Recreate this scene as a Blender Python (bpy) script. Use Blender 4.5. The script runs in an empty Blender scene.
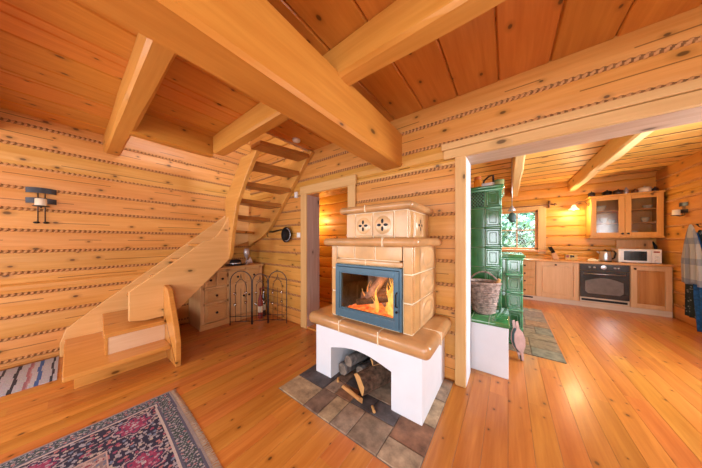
import bpy, bmesh, math, random
from mathutils import Vector, Matrix, noise
random.seed(7)
S = bpy.context.scene
COL = S.collection
PI = math.pi

# ------------------------------------------------------------------ helpers
class MB:
    """collects shapes in one bmesh, then links them as one mesh object"""
    def __init__(s): s.bm = bmesh.new()
    def _new(s, f0, mat, smooth):
        for f in list(s.bm.faces)[f0:]:
            f.material_index = mat; f.smooth = smooth
    def box(s, x0, x1, y0, y1, z0, z1, bev=0, mat=0, seg=2, M=None, smooth=False):
        f0 = len(s.bm.faces)
        b = bmesh.new()
        bmesh.ops.create_cube(b, size=1)
        for v in b.verts:
            v.co = Vector(((x0+x1)/2+v.co.x*(x1-x0), (y0+y1)/2+v.co.y*(y1-y0), (z0+z1)/2+v.co.z*(z1-z0)))
        if bev > 0:
            bmesh.ops.bevel(b, geom=b.edges[:], offset=bev, segments=seg, profile=.5, affect='EDGES', clamp_overlap=True)
        s.join(b, M, mat, smooth)
        return s
    def join(s, b, M=None, mat=0, smooth=False, keepmat=False):
        vm = {}
        for v in b.verts:
            vm[v] = s.bm.verts.new(M @ v.co if M else v.co)
        for f in b.faces:
            try:
                g = s.bm.faces.new([vm[v] for v in f.verts])
                g.material_index = f.material_index if keepmat else mat
                g.smooth = smooth or (f.smooth if keepmat else False)
            except ValueError: pass
        b.free()
    def prism(s, poly, axis, a0, a1, bev=0, mat=0, smooth=False, M=None, seg=2):
        """poly: 2-D outline in the other two axes (cyclic order kept: X->(y,z) Y->(x,z) Z->(x,y))"""
        def P(p, a):
            if axis == 'X': return (a, p[0], p[1])
            if axis == 'Y': return (p[0], a, p[1])
            return (p[0], p[1], a)
        b = bmesh.new()
        lo = [b.verts.new(P(p, a0)) for p in poly]; hi = [b.verts.new(P(p, a1)) for p in poly]
        n = len(poly)
        b.faces.new(lo); b.faces.new(hi[::-1])
        for i in range(n):
            b.faces.new((lo[i], hi[i], hi[(i+1) % n], lo[(i+1) % n]))
        bmesh.ops.recalc_face_normals(b, faces=b.faces[:])
        if bev > 0:
            bmesh.ops.bevel(b, geom=b.edges[:], offset=bev, segments=seg, profile=.5, affect='EDGES', clamp_overlap=True)
        s.join(b, M, mat, smooth)
        return s
    def tube(s, path, r, seg=8, mat=0, caps=True, smooth=True, sx=1.0):
        """round bar along a path; r a number or one radius per point"""
        pts = [Vector(p) for p in path]; n = len(pts)
        rr = r if isinstance(r, (list, tuple)) else [r]*n
        rings = []
        up = None
        for i in range(n):
            t = (pts[min(i+1, n-1)]-pts[max(i-1, 0)])
            if t.length < 1e-9: t = Vector((0, 0, 1))
            t.normalize()
            if up is None:
                up = Vector((0, 0, 1)) if abs(t.z) < .9 else Vector((1, 0, 0))
            u = t.cross(up)
            if u.length < 1e-6: u = t.orthogonal()
            u.normalize(); w = u.cross(t); w.normalize(); up = w
            rings.append([s.bm.verts.new(pts[i]+(u*math.cos(2*PI*k/seg)*sx+w*math.sin(2*PI*k/seg))*rr[i]) for k in range(seg)])
        for i in range(n-1):
            for k in range(seg):
                f = s.bm.faces.new((rings[i][k], rings[i][(k+1) % seg], rings[i+1][(k+1) % seg], rings[i+1][k]))
                f.material_index = mat; f.smooth = smooth
        if caps:
            f = s.bm.faces.new(rings[0][::-1]); f.material_index = mat
            f = s.bm.faces.new(rings[-1]); f.material_index = mat
        return s
    def lathe(s, prof, c=(0, 0, 0), seg=20, mat=0, axis='Z', smooth=True, M=None):
        """prof: (radius, height) list turned about an axis through c"""
        rings = []
        for r, h in prof:
            ring = []
            for k in range(seg):
                a = 2*PI*k/seg
                x, y = max(r, 1e-4)*math.cos(a), max(r, 1e-4)*math.sin(a)
                p = {'Z': (x, y, h), 'Y': (x, h, -y), 'X': (h, x, y)}[axis]
                p = Vector(p)+Vector(c)
                if M: p = M @ p
                ring.append(s.bm.verts.new(p))
            rings.append(ring)
        for i in range(len(prof)-1):
            for k in range(seg):
                f = s.bm.faces.new((rings[i][k], rings[i][(k+1) % seg], rings[i+1][(k+1) % seg], rings[i+1][k]))
                f.material_index = mat; f.smooth = smooth
        f = s.bm.faces.new(rings[0][::-1]); f.material_index = mat
        f = s.bm.faces.new(rings[-1]); f.material_index = mat
        return s
    def ball(s, c, r, seg=14, rings=8, mat=0, M=None, noise_amp=0):
        rx, ry, rz = r if isinstance(r, (list, tuple)) else (r, r, r)
        b = bmesh.new(); bmesh.ops.create_uvsphere(b, u_segments=seg, v_segments=rings, radius=1)
        for v in b.verts:
            d = v.co.copy()
            k = 1+noise_amp*noise.noise(d*2+Vector(c)*3) if noise_amp else 1
            v.co = Vector(c)+Vector((d.x*rx, d.y*ry, d.z*rz))*k
        s.join(b, M, mat, True)
        return s
    def grid(s, fn, nu, nv, mat=0, smooth=True, thick=None):
        """surface from fn(u,v) with u,v in 0..1"""
        V = [[s.bm.verts.new(fn(i/nu, j/nv)) for j in range(nv+1)] for i in range(nu+1)]
        for i in range(nu):
            for j in range(nv):
                f = s.bm.faces.new((V[i][j], V[i+1][j], V[i+1][j+1], V[i][j+1]))
                f.material_index = mat; f.smooth = smooth
        return s
    def build(s, name, mats, parent=None, local=False, recalc=True):
        if recalc: bmesh.ops.recalc_face_normals(s.bm, faces=s.bm.faces[:])
        if parent is not None and not local:
            bmesh.ops.translate(s.bm, verts=s.bm.verts[:], vec=-wloc(parent))
        me = bpy.data.meshes.new(name); s.bm.to_mesh(me); s.bm.free()
        o = bpy.data.objects.new(name, me); COL.objects.link(o)
        for m in (mats if isinstance(mats, (list, tuple)) else [mats]): me.materials.append(m)
        if parent is not None: o.parent = parent
        return o
def wloc(o):
    v = Vector(o.location)
    while o.parent: o = o.parent; v = v+Vector(o.location)
    return v
def thing(name, label, cat, loc=(0, 0, 0), group=None, rz=0):
    o = bpy.data.objects.new(name, None); COL.objects.link(o); o.location = loc
    o.rotation_euler = (0, 0, rz); o.empty_display_size = .1
    o['label'] = label; o['category'] = cat
    if group: o['group'] = group
    return o
def tag(o, label, cat, group=None, kind=None):
    o['label'] = label; o['category'] = cat
    if group: o['group'] = group
    if kind: o['kind'] = kind
    # origin to the base of the thing
    vs = [v.co for v in o.data.vertices]
    c = Vector(((min(v.x for v in vs)+max(v.x for v in vs))/2, (min(v.y for v in vs)+max(v.y for v in vs))/2, min(v.z for v in vs)))
    o.data.transform(Matrix.Translation(-c)); o.location = Vector(o.location)+c
    return o
def struct(o, label=None, cat=None):
    o['kind'] = 'structure'
    if label: o['label'] = label
    if cat: o['category'] = cat
    return o
def Rz(a, c=(0, 0, 0)):
    return Matrix.Translation(c) @ Matrix.Rotation(a, 4, 'Z') @ Matrix.Translation(-Vector(c))

# ------------------------------------------------------------------ materials
def newmat(name):
    m = bpy.data.materials.new(name); m.use_nodes = True
    nt = m.node_tree
    return m, nt, nt.nodes['Principled BSDF']
class NT:
    def __init__(s, nt): s.nt = nt
    def n(s, t, **kw):
        x = s.nt.nodes.new(t)
        for k, v in kw.items(): setattr(x, k, v)
        return x
    def l(s, a, b): s.nt.links.new(a, b)
    def math(s, op, a, b=None, c=None):
        x = s.n('ShaderNodeMath', operation=op)
        for i, v in enumerate((a, b, c)):
            if v is None: continue
            if isinstance(v, (int, float)): x.inputs[i].default_value = v
            else: s.l(v, x.inputs[i])
        return x.outputs[0]
    def ramp(s, fac, stops, interp='LINEAR'):
        x = s.n('ShaderNodeValToRGB'); x.color_ramp.interpolation = interp
        e = x.color_ramp.elements
        while len(e) < len(stops): e.new(.5)
        for i, (p, c) in enumerate(stops):
            e[i].position = p; e[i].color = (*c, 1) if len(c) == 3 else c
        s.l(fac, x.inputs[0]); return x.outputs[0]
    def mix(s, fac, a, b, mode='MIX'):
        x = s.n('ShaderNodeMix', data_type='RGBA', blend_type=mode)
        for i, v in ((0, fac), (6, a), (7, b)):
            if isinstance(v, (int, float)): x.inputs[i].default_value = v
            elif isinstance(v, tuple): x.inputs[i].default_value = (*v, 1)
            else: s.l(v, x.inputs[i])
        return x.outputs[2]
    def noise(s, vec, scale, detail=3, rough=.55, dist=0):
        x = s.n('ShaderNodeTexNoise'); s.l(vec, x.inputs['Vector'])
        x.inputs['Scale'].default_value = scale; x.inputs['Detail'].default_value = detail
        x.inputs['Roughness'].default_value = rough; x.inputs['Distortion'].default_value = dist
        return x.outputs['Fac']
    def mapping(s, vec, scale):
        x = s.n('ShaderNodeMapping'); s.l(vec, x.inputs[0]); x.inputs['Scale'].default_value = scale
        return x.outputs[0]
    def bump(s, h, strength, dist, bsdf):
        x = s.n('ShaderNodeBump'); x.inputs['Strength'].default_value = strength; x.inputs['Distance'].default_value = dist
        s.l(h, x.inputs['Height']); s.l(x.outputs[0], bsdf.inputs['Normal'])
def plain(name, col, rough=.5, metal=0, var=.08, scale=12, coat=0, bump=0, spec=.5):
    m, nt, b = newmat(name); N = NT(nt)
    tc = N.n('ShaderNodeTexCoord').outputs['Object']
    f = N.noise(tc, scale, 4)
    d = tuple(c*(1-var*2) for c in col); u = tuple(min(1, c*(1+var)) for c in col)
    N.l(N.ramp(f, [(.3, d), (.7, u)]), b.inputs['Base Color'])
    b.inputs['Roughness'].default_value = rough; b.inputs['Metallic'].default_value = metal
    b.inputs['Coat Weight'].default_value = coat; b.inputs['Coat Roughness'].default_value = .08
    b.inputs['Specular IOR Level'].default_value = spec
    if bump: N.bump(f, bump, .01, b)
    return m
def wood(name, light, dark, axis='X', across=None, width=None, off=0, var=.25, rough=.45, coat=0, knot=1.0, grain=1.0, ends=0, spec=.4, crack=False, ks=1.0):
    light = (light[0], light[1]*.93, light[2]*.93); dark = (dark[0], dark[1]*.93, dark[2]*.93)
    m, nt, b = newmat(name); N = NT(nt)
    tc = N.n('ShaderNodeTexCoord').outputs['Object']
    sep = N.n('ShaderNodeSeparateXYZ'); N.l(tc, sep.inputs[0])
    ax = {'X': 0, 'Y': 1, 'Z': 2}
    vec = tc; bid = None
    if width:
        bid = N.math('FLOOR', N.math('DIVIDE', N.math('SUBTRACT', sep.outputs[ax[across]], off), width))
        if ends:
            wn0 = N.n('ShaderNodeTexWhiteNoise', noise_dimensions='1D'); N.l(bid, wn0.inputs['W'])
            seg = N.math('FLOOR', N.math('DIVIDE', N.math('ADD', sep.outputs[ax[axis]], N.math('MULTIPLY', wn0.outputs['Value'], ends)), ends))
            bid = N.math('ADD', bid, N.math('MULTIPLY', seg, 17.31))
        wn = N.n('ShaderNodeTexWhiteNoise', noise_dimensions='1D'); N.l(bid, wn.inputs['W'])
        cmb = N.n('ShaderNodeVectorMath', operation='MULTIPLY_ADD')
        N.l(wn.outputs['Color'], cmb.inputs[0]); cmb.inputs[1].default_value = (7, 7, 7); N.l(tc, cmb.inputs[2])
        vec = cmb.outputs[0]
    sc = [9*grain]*3; sc[ax[axis]] = .7*grain
    g1 = N.noise(N.mapping(vec, sc), 1.6, 5, .6, .5)
    sc2 = [32*grain]*3; sc2[ax[axis]] = 1.6*grain
    g2 = N.noise(N.mapping(vec, sc2), 1.5, 3, .5, .2)
    g = N.math('ADD', N.math('MULTIPLY', g1, .65), N.math('MULTIPLY', g2, .35))
    col = N.ramp(g, [(.3, dark), (.5, tuple((a+c)/2 for a, c in zip(light, dark))), (.68, light)])
    if bid is not None:
        hsv = N.n('ShaderNodeHueSaturation'); N.l(col, hsv.inputs['Color'])
        N.l(N.math('MULTIPLY_ADD', wn.outputs['Value'], var, 1-var/2), hsv.inputs['Value'])
        s2 = N.n('ShaderNodeSeparateColor'); N.l(wn.outputs['Color'], s2.inputs[0])
        N.l(N.math('MULTIPLY_ADD', s2.outputs[1], .02, .49), hsv.inputs['Hue'])
        col = hsv.outputs[0]
    if knot > 0:
        sv = N.n('ShaderNodeSeparateXYZ'); N.l(vec, sv.inputs[0])
        oth = [i for i in range(3) if i != ax[axis]]
        flat = N.n('ShaderNodeCombineXYZ')
        N.l(N.math('MULTIPLY', sv.outputs[ax[axis]], 2.6+(1-ks)*2), flat.inputs[0])
        N.l(N.math('MULTIPLY', N.math('ADD', sv.outputs[oth[0]], sv.outputs[oth[1]]), 5.2), flat.inputs[1])
        vo = N.n('ShaderNodeTexVoronoi', voronoi_dimensions='2D'); N.l(flat.outputs[0], vo.inputs['Vector']); vo.inputs['Scale'].default_value = 1.0
        sp = N.n('ShaderNodeSeparateColor'); N.l(vo.outputs['Color'], sp.inputs[0])
        gate = N.math('GREATER_THAN', sp.outputs[0], 1-.62*min(1.3, knot))
        rad = N.math('MULTIPLY_ADD', sp.outputs[1], .07*ks, .05*ks)
        k = N.math('MULTIPLY', N.math('MAXIMUM', N.math('SUBTRACT', 1.0, N.math('DIVIDE', vo.outputs['Distance'], rad)), 0.0), gate)
        halo = N.math('MULTIPLY', N.math('MAXIMUM', N.math('SUBTRACT', 1.0, N.math('DIVIDE', vo.outputs['Distance'], N.math('MULTIPLY', rad, 2.6))), 0.0), gate)
        col = N.mix(N.math('MINIMUM', N.math('MULTIPLY', halo, .8), .5), col, tuple(c*.62 for c in dark))
        col = N.mix(N.math('MINIMUM', N.math('MULTIPLY', k, 2.4), .9), col, tuple(c*.2 for c in dark))
    if crack:
        fr = N.math('FRACT', N.math('DIVIDE', N.math('SUBTRACT', sep.outputs[ax[across]], off), width))
        s3 = N.n('ShaderNodeSeparateColor'); N.l(wn.outputs['Color'], s3.inputs[0])
        wob = N.noise(N.mapping(vec, [(.9 if i == ax[axis] else .01) for i in range(3)]), 1.0, 2)
        d_ = N.math('ABSOLUTE', N.math('SUBTRACT', N.math('ADD', fr, N.math('MULTIPLY', wob, .12)), N.math('MULTIPLY_ADD', s3.outputs[2], .35, .38)))
        on = N.math('GREATER_THAN', N.noise(N.mapping(vec, [(.8 if i == ax[axis] else .01) for i in range(3)]), 1.3, 1), .5)
        col = N.mix(N.math('MULTIPLY', N.math('MULTIPLY', N.math('LESS_THAN', d_, .017), on), .8), col, tuple(c*.3 for c in dark))
    N.l(col, b.inputs['Base Color'])
    b.inputs['Roughness'].default_value = rough; b.inputs['Coat Weight'].default_value = coat
    b.inputs['Coat Roughness'].default_value = .2; b.inputs['Specular IOR Level'].default_value = spec
    N.bump(g, .12, .004, b)
    return m
def glassy(name, tint=(1, 1, 1), refl=.08, rough=0.0):
    m = bpy.data.materials.new(name); m.use_nodes = True; nt = m.node_tree; nt.nodes.clear(); N = NT(nt)
    out = N.n('ShaderNodeOutputMaterial'); mx = N.n('ShaderNodeMixShader'); t = N.n('ShaderNodeBsdfTransparent'); g = N.n('ShaderNodeBsdfGlossy')
    t.inputs[0].default_value = (*tint, 1); g.inputs['Roughness'].default_value = rough; mx.inputs[0].default_value = refl
    N.l(t.outputs[0], mx.inputs[1]); N.l(g.outputs[0], mx.inputs[2]); N.l(mx.outputs[0], out.inputs[0])
    return m
def emis(name, c1, c2, strength, scale=6):
    m, nt, b = newmat(name); N = NT(nt)
    tc = N.n('ShaderNodeTexCoord').outputs['Object']
    f = N.noise(tc, scale, 3)
    b.inputs['Base Color'].default_value = (.02, .01, .005, 1)
    N.l(N.ramp(f, [(.35, c1), (.65, c2)]), b.inputs['Emission Color']); b.inputs['Emission Strength'].default_value = strength
    return m
def attrmat(name, rough=.9, var=.25, scale=40, coat=0, bump=.3):
    m, nt, b = newmat(name); N = NT(nt)
    at = N.n('ShaderNodeAttribute'); at.attribute_name = 'tone'
    tc = N.n('ShaderNodeTexCoord').outputs['Object']; f = N.noise(tc, scale, 4, .65)
    N.l(N.mix(1.0, at.outputs['Color'], N.ramp(f, [(.25, (1-var*1.4,)*3), (.75, (1+var*.6,)*3)]), 'MULTIPLY'), b.inputs['Base Color'])
    b.inputs['Roughness'].default_value = rough; b.inputs['Coat Weight'].default_value = coat
    if bump: N.bump(f, bump, .006, b)
    return m
def paint(o, fn):
    """face colours of a woven or stone pattern"""
    at = o.data.color_attributes.new('tone', 'FLOAT_COLOR', 'CORNER')
    for p in o.data.polygons:
        c = fn(p)
        for li in p.loop_indices: at.data[li].color = (*c, 1)

LOGH = .2215
PINE_L, PINE_D = (.72, .395, .112), (.57, .265, .05)
M = {}
M['log_left'] = wood('log_pine_left', PINE_L, PINE_D, 'Y', 'Z', LOGH, .083, .16, .42, crack=True, ks=.75)
M['log_mid'] = wood('log_pine_middle', (.68, .365, .09), (.53, .245, .04), 'X', 'Z', LOGH, .0035, .16, .42, crack=True, ks=.75)
M['log_back'] = wood('log_pine_kitchen', (.70, .37, .06), (.54, .24, .025), 'X', 'Z', LOGH, .083, .2, .42)
M['log_right'] = wood('log_pine_right', (.66, .33, .06), (.50, .215, .028), 'Y', 'Z', LOGH, .0035, .2, .42)
M['rope'] = wood('jute_rope', (.62, .34, .13), (.42, .2, .06), 'X', rough=.8, knot=0, grain=4)
M['rope_shade'] = plain('jute_notch_shade', (.27, .12, .035), .9, var=.2)  # shade of the rope notches, coloured in as a darker strand
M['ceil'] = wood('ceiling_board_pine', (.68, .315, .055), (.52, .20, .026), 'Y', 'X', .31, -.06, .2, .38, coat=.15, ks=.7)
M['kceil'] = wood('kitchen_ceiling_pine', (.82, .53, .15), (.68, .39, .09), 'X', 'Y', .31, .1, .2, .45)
M['floor'] = wood('larch_floor_board', (.63, .275, .055), (.40, .13, .017), 'Y', 'X', .13, 0, .2, .3, coat=.4, knot=1.6, ends=2.6, ks=.5)
M['beamY'] = wood('beam_pine_long', (.66, .315, .055), (.53, .215, .03), 'Y', rough=.4, coat=.1, knot=.25)
M['beamX'] = wood('beam_pine_cross', (.66, .34, .07), (.54, .245, .036), 'X', rough=.42, knot=.25)
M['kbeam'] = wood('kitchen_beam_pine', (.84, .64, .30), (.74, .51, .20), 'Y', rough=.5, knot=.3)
M['caseX'] = wood('casing_pine_flat', (.70, .48, .20), (.57, .35, .12), 'X', rough=.5, knot=.3)
M['caseZ'] = wood('casing_pine_upright', (.70, .48, .20), (.57, .35, .12), 'Z', rough=.5, knot=.3)
M['jamb'] = wood('jamb_pine_glare', (.62, .50, .42), (.42, .30, .24), 'Z', rough=.45, knot=.2)  # glare on the jamb is put into this greyed colour
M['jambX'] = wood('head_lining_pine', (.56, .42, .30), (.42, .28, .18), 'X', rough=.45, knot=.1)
M['stairY'] = wood('stair_pine_side', (.82, .54, .22), (.70, .41, .13), 'Y', rough=.3, coat=.3, knot=.8)
M['stairX'] = wood('stair_pine_upper', (.74, .42, .11), (.60, .29, .055), 'X', rough=.3, coat=.3, knot=.6)
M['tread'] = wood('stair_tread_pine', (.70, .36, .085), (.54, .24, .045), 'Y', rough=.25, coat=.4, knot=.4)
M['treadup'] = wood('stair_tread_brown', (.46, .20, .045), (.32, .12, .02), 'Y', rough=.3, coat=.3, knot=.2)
M['riser'] = wood('stair_riser_pine', (.80, .62, .40), (.68, .48, .27), 'Y', rough=.4, knot=.5)
M['cab'] = wood('sideboard_pine', (.68, .42, .17), (.54, .31, .11), 'Y', rough=.5, knot=.5)
M['cabZ'] = wood('sideboard_pine_side', (.72, .47, .22), (.58, .35, .14), 'Z', rough=.5, knot=.5)
M['kit'] = wood('kitchen_oak', (.66, .38, .15), (.52, .27, .09), 'Z', rough=.45, knot=.3)
M['kitpale'] = wood('kitchen_oak_pale', (.72, .47, .24), (.58, .34, .15), 'Z', rough=.45, knot=.4)
M['kitdark'] = wood('kitchen_oak_panel', (.62, .30, .08), (.36, .13, .025), 'Z', rough=.4, knot=.2, grain=.5)
M['kup'] = wood('upper_cabinet_oak', (.76, .41, .09), (.64, .30, .05), 'Z', rough=.45, knot=.1)
M['worktop'] = wood('worktop_oak', (.66, .36, .12), (.52, .25, .07), 'X', rough=.35, knot=.2)
M['plinth'] = wood('plinth_pale', (.66, .55, .42), (.55, .43, .30), 'X', rough=.5, knot=0)
M['tile'] = plain('glazed_tile_honey', (.62, .355, .13), .32, var=.10, scale=7, coat=.2)
M['tile_rim'] = plain('glazed_tile_caramel', (.53, .29, .115), .3, var=.14, scale=5, coat=.3)
M['tile_pale'] = plain('glazed_tile_pale', (.66, .42, .20), .28, var=.1, scale=7, coat=.3)
M['grout'] = plain('pale_grout', (.82, .70, .48), .8)
M['plaster'] = plain('white_plaster', (.73, .78, .84), .6, var=.02, scale=5, bump=.05)
M['steel_blue'] = plain('blue_grey_door_metal', (.075, .16, .225), .38, .3, var=.06)
M['soot'] = plain('fire_brick_ash', (.30, .25, .22), .9, var=.3)
M['black'] = plain('black_iron', (.012, .012, .013), .45, .6, var=.2)
M['blackmatte'] = plain('black_felt', (.010, .010, .012), .9, var=.2)
M['iron'] = plain('dark_wrought_iron', (.06, .06, .065), .45, .7, var=.2)
M['steel'] = plain('brushed_steel', (.55, .55, .55), .3, .9, var=.05)
M['green'] = plain('green_stove_glaze', (.045, .235, .075), .12, var=.25, scale=5, coat=.9)
M['greenlt'] = plain('green_stove_glaze_light', (.085, .33, .16), .12, var=.25, scale=6, coat=.9)
M['grout_g'] = plain('green_grout', (.22, .36, .22), .7)
M['white'] = plain('white_enamel', (.82, .82, .80), .3, var=.02)
M['whitelt'] = plain('white_plastic', (.8, .8, .78), .4, var=.02)
M['wax'] = plain('cream_wax', (.80, .70, .52), .5, var=.03)
M['porcelain'] = plain('cream_porcelain', (.75, .66, .5), .25, var=.03, coat=.4)
M['glass'] = glassy('clear_window_glass', (.96, .99, .98), .012)
M['cabglass'] = glassy('cabinet_glass', (.84, .83, .8), .035, .15)
M['fireglass'] = glassy('fire_door_glass', (.95, .9, .85), .04)
M['cupglass'] = glassy('tealight_glass', (.9, .9, .92), .35, .1)
M['silver'] = plain('pale_silver', (.62, .62, .66), .25, .5, var=.05)
M['ovenglass'] = plain('oven_window_glass', (.16, .15, .14), .08, var=.1, coat=1)
M['ovenblack'] = plain('oven_black_enamel', (.018, .02, .019), .2, var=.1, coat=.5)
M['slate'] = attrmat('slate_tile', .75, .5, 11, 0)
M['weave'] = attrmat('woven_wool', .95, .25, 120, 0, .4)
M['grout_s'] = plain('dark_slate_joint', (.10, .075, .055), .9)

# ------------------------------------------------------------------ setting dimensions
XL, XR, YM, YB, YR = -4.05, 2.25, 2.12, 6.65, -3.2       # left wall, right wall, middle wall face, kitchen back wall, rear wall
YM2 = 2.36                                                # kitchen face of the middle wall
ZC = 2.62                                                 # ceiling

def log_profile(z0, z1, depth=.24, c=.016):
    """outline of one log course: (depth into the wall, height)"""
    return [(c*1.3, z0), (c*.25, z0+c*.9), (0, z0+.05), (-.003, (z0+z1)/2), (0, z1-.05), (c*.25, z1-c*.9), (c*1.3, z1), (depth, z1), (depth, z0)]
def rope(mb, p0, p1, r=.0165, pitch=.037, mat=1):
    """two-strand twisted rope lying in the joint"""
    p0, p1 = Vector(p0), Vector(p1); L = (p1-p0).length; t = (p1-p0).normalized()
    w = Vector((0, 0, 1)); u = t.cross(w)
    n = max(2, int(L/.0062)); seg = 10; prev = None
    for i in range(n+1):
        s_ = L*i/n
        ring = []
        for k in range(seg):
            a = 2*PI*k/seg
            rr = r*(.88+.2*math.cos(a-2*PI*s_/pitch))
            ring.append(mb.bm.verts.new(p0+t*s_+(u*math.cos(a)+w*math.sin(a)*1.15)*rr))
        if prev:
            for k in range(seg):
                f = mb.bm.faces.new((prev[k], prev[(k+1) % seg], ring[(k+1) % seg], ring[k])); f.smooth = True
                f.material_index = mat if math.cos(2*PI*(k+.5)/seg*1.0-2*PI*s_/pitch*1.0) > -.15 else mat+1  # dark side of the twist paints the notch shade
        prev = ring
def log_wall(name, axis, face, sign, a0, a1, zs, mat, holes=(), ropes=True, depth=.24, rope_rng=None):
    """courses along axis; face coordinate; sign = direction into the wall; holes = (a0,a1,z0,z1)"""
    mb = MB()
    for z0, z1 in zip(zs[:-1], zs[1:]):
        cuts = sorted({z0, z1, *[h for ho in holes for h in ho[2:4] if z0+.004 < h < z1-.004]})
        for c0, c1 in zip(cuts[:-1], cuts[1:]):
            iv = [(a0, a1)]
            for h in holes:
                if h[2] < c1-.003 and h[3] > c0+.003:
                    nv = []
                    for s0, s1 in iv:
                        if h[1] <= s0 or h[0] >= s1: nv.append((s0, s1)); continue
                        if h[0] > s0: nv.append((s0, h[0]))
                        if h[1] < s1: nv.append((h[1], s1))
                    iv = nv
            for s0, s1 in iv:
                pr = log_profile(c0, c1, depth)
                if axis == 'Y': mb.prism([(face+sign*d, z) for d, z in pr], 'Y', s0, s1)
                else: mb.prism([(face+sign*d, z) for d, z in pr], 'X', s0, s1)
        if ropes and z1 < zs[-1]-.01 and z1 < (ropes if not isinstance(ropes, bool) else 99):
            iv = [rope_rng or (a0, a1)]
            for h in holes:
                if h[2]-.02 < z1 < h[3]+.02:
                    nv = []
                    for s0, s1 in iv:
                        if h[1] <= s0 or h[0] >= s1: nv.append((s0, s1)); continue
                        if h[0] > s0: nv.append((s0, h[0]))
                        if h[1] < s1: nv.append((h[1], s1))
                    iv = nv
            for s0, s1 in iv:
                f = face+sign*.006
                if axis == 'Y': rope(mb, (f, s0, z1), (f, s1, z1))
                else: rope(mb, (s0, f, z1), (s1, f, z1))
    o = mb.build(name, [mat, M['rope'], M['rope_shade']], recalc=False)
    return struct(o)
zsA = [0]+[.083+LOGH*k for k in range(0, 22)]
zsB = [0]+[.0035+LOGH*k for k in range(1, 22)]
zsA = [z for z in zsA if z < 4.7]; zsB = [z for z in zsB if z < 4.7]
zsAk = [z for z in zsA if z < 2.75]; zsBk = [z for z in zsB if z < 2.75]
DOOR = (-2.39, -1.62, 0, 2.0); OPEN = (-.30, 1.95, 0, 2.07)
log_wall('wall_left', 'Y', XL, -1, YR-.24, YM+.24, zsA, M['log_left'], ropes=3.0, rope_rng=(-1.2, YM),
         holes=[(-2.6, -1.2, .85, 2.1)])
log_wall('wall_middle', 'X', YM, 1, XL, XR+.24, zsB, M['log_mid'], holes=[DOOR, OPEN], ropes=2.7, rope_rng=(XL, 1.6))
KWIN = (-.21, .57, 1.09, 2.045)
log_wall('wall_back', 'X', YB, 1, -1.0, XR+.24, zsAk, M['log_back'], holes=[KWIN], ropes=False)
log_wall('wall_right', 'Y', XR, 1, YR-.24, YB+.24, zsBk, M['log_right'], ropes=2.7, rope_rng=(3.6, YB), holes=[(-2.3, -.6, .8, 2.1), (2.55, 3.75, .85, 2.1)])
log_wall('wall_rear', 'X', YR, -1, XL, XR, zsAk, M['log_mid'], ropes=False, holes=[(-3.3, -1.9, .7, 2.15), (-.9, 1.3, .15, 2.15)])
# hall behind the doorway and the kitchen's side wall
log_wall('wall_hall', 'X', 3.25, 1, -3.9, -1.0, zsAk, M['log_back'], ropes=False, depth=.15)
mb = MB(); mb.box(-4.0, -3.9, YM2, 3.4, 0, 2.7); struct(mb.build('wall_hall_side', M['log_right']))
log_wall('wall_kitchen_side', 'Y', -.85, -1, YM2, YB, zsBk, M['log_right'], ropes=False, depth=.15)

# floor boards
mb = MB()
mb.box(XL-.2, XR+.2, YR-.2, YB+.2, -.1, -.012, mat=1)
x = math.floor(XL/.13)*.13
while x < XR+.1:
    mb.prism([(x+.0006, -.012), (x+.0006, -.001), (x+.0018, 0), (x+.1282, 0), (x+.1294, -.001), (x+.1294, -.012)], 'Y', YR-.1, YB+.1); x += .13
struct(mb.build('floor', [M['floor'], M['grout_s']], recalc=True))

# ceiling boards with V joints; opening over the stairs
mb = MB()
def ceil_board(x0, x1, y0, y1):
    v = .011
    mb.prism([(x0+.002, ZC+.02), (x0+.002, ZC+v), (x0+v, ZC), (x1-v, ZC), (x1-.002, ZC+v), (x1-.002, ZC+.02)], 'Y', y0, y1)
def top_slab(x0, x1, y0, y1): mb.box(x0, x1, y0, y1, ZC+.02, ZC+.1, mat=1)
x = -.06-.31*13
while x < XR:
    x1 = x+.31
    for lo, hi in ((max(x, XL), min(x1, -3.1)), (max(x, -3.1), min(x1, -2.33)), (max(x, -2.33), min(x1, XR))):
        if hi-lo < .01: continue
        if hi <= -3.1+1e-6: ceil_board(lo, hi, YR, .39)
        elif hi <= -2.33+1e-6: ceil_board(lo, hi, YR, 1.2)
        else: ceil_board(lo, hi, YR, YM)
    x = x1
top_slab(XL, -3.1, YR, .39); top_slab(-3.1, -2.33, YR, 1.2); top_slab(-2.33, XR, YR, YM)
mb.box(-2.335, -2.315, 1.21, YM, ZC-.025, ZC+.11, mat=2)
struct(mb.build('ceiling', [M['ceil'], M['beamX'], M['riser']]))
# kitchen + hall ceiling
mb = MB()
y = YM2
y = .1+.31*7
while y < YB:
    y0, y1 = max(y, YM2), min(y+.31, YB)
    if y1-y0 > .02:
        v = .014
        mb.prism([(y0+.026, ZC+.05), (y0+.026, ZC+.006), (y0+.032, ZC), (y1-.032, ZC), (y1-.026, ZC+.006), (y1-.026, ZC+.05)], 'X', -3.95, XR)
        mb.box(-3.95, XR, y1-.0255, min(y1+.0255, YB), ZC+.004, ZC+.04, mat=2)  # dark strip in each gap; the gap's shade is put into its colour
    y += .31
mb.box(-4.0, XR, YM2-.1, YB, ZC+.05, ZC+.1, mat=1)
struct(mb.build('ceiling_kitchen', [M['kceil'], M['grout_s'], plain('joint_shade_strip', (.20, .085, .02), .8)]))
# upper storey over the stair opening
mb = MB()
mb.box(XL, XR, YR, YM+.24, 4.62, 4.7)
mb.box(-1.05, -1.0, YR, YM, ZC+.1, 4.62); mb.box(XL, -1.05, YR, YR+.05, ZC+.1, 4.62)
struct(mb.build('ceiling_upper', M['kceil']))

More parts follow.
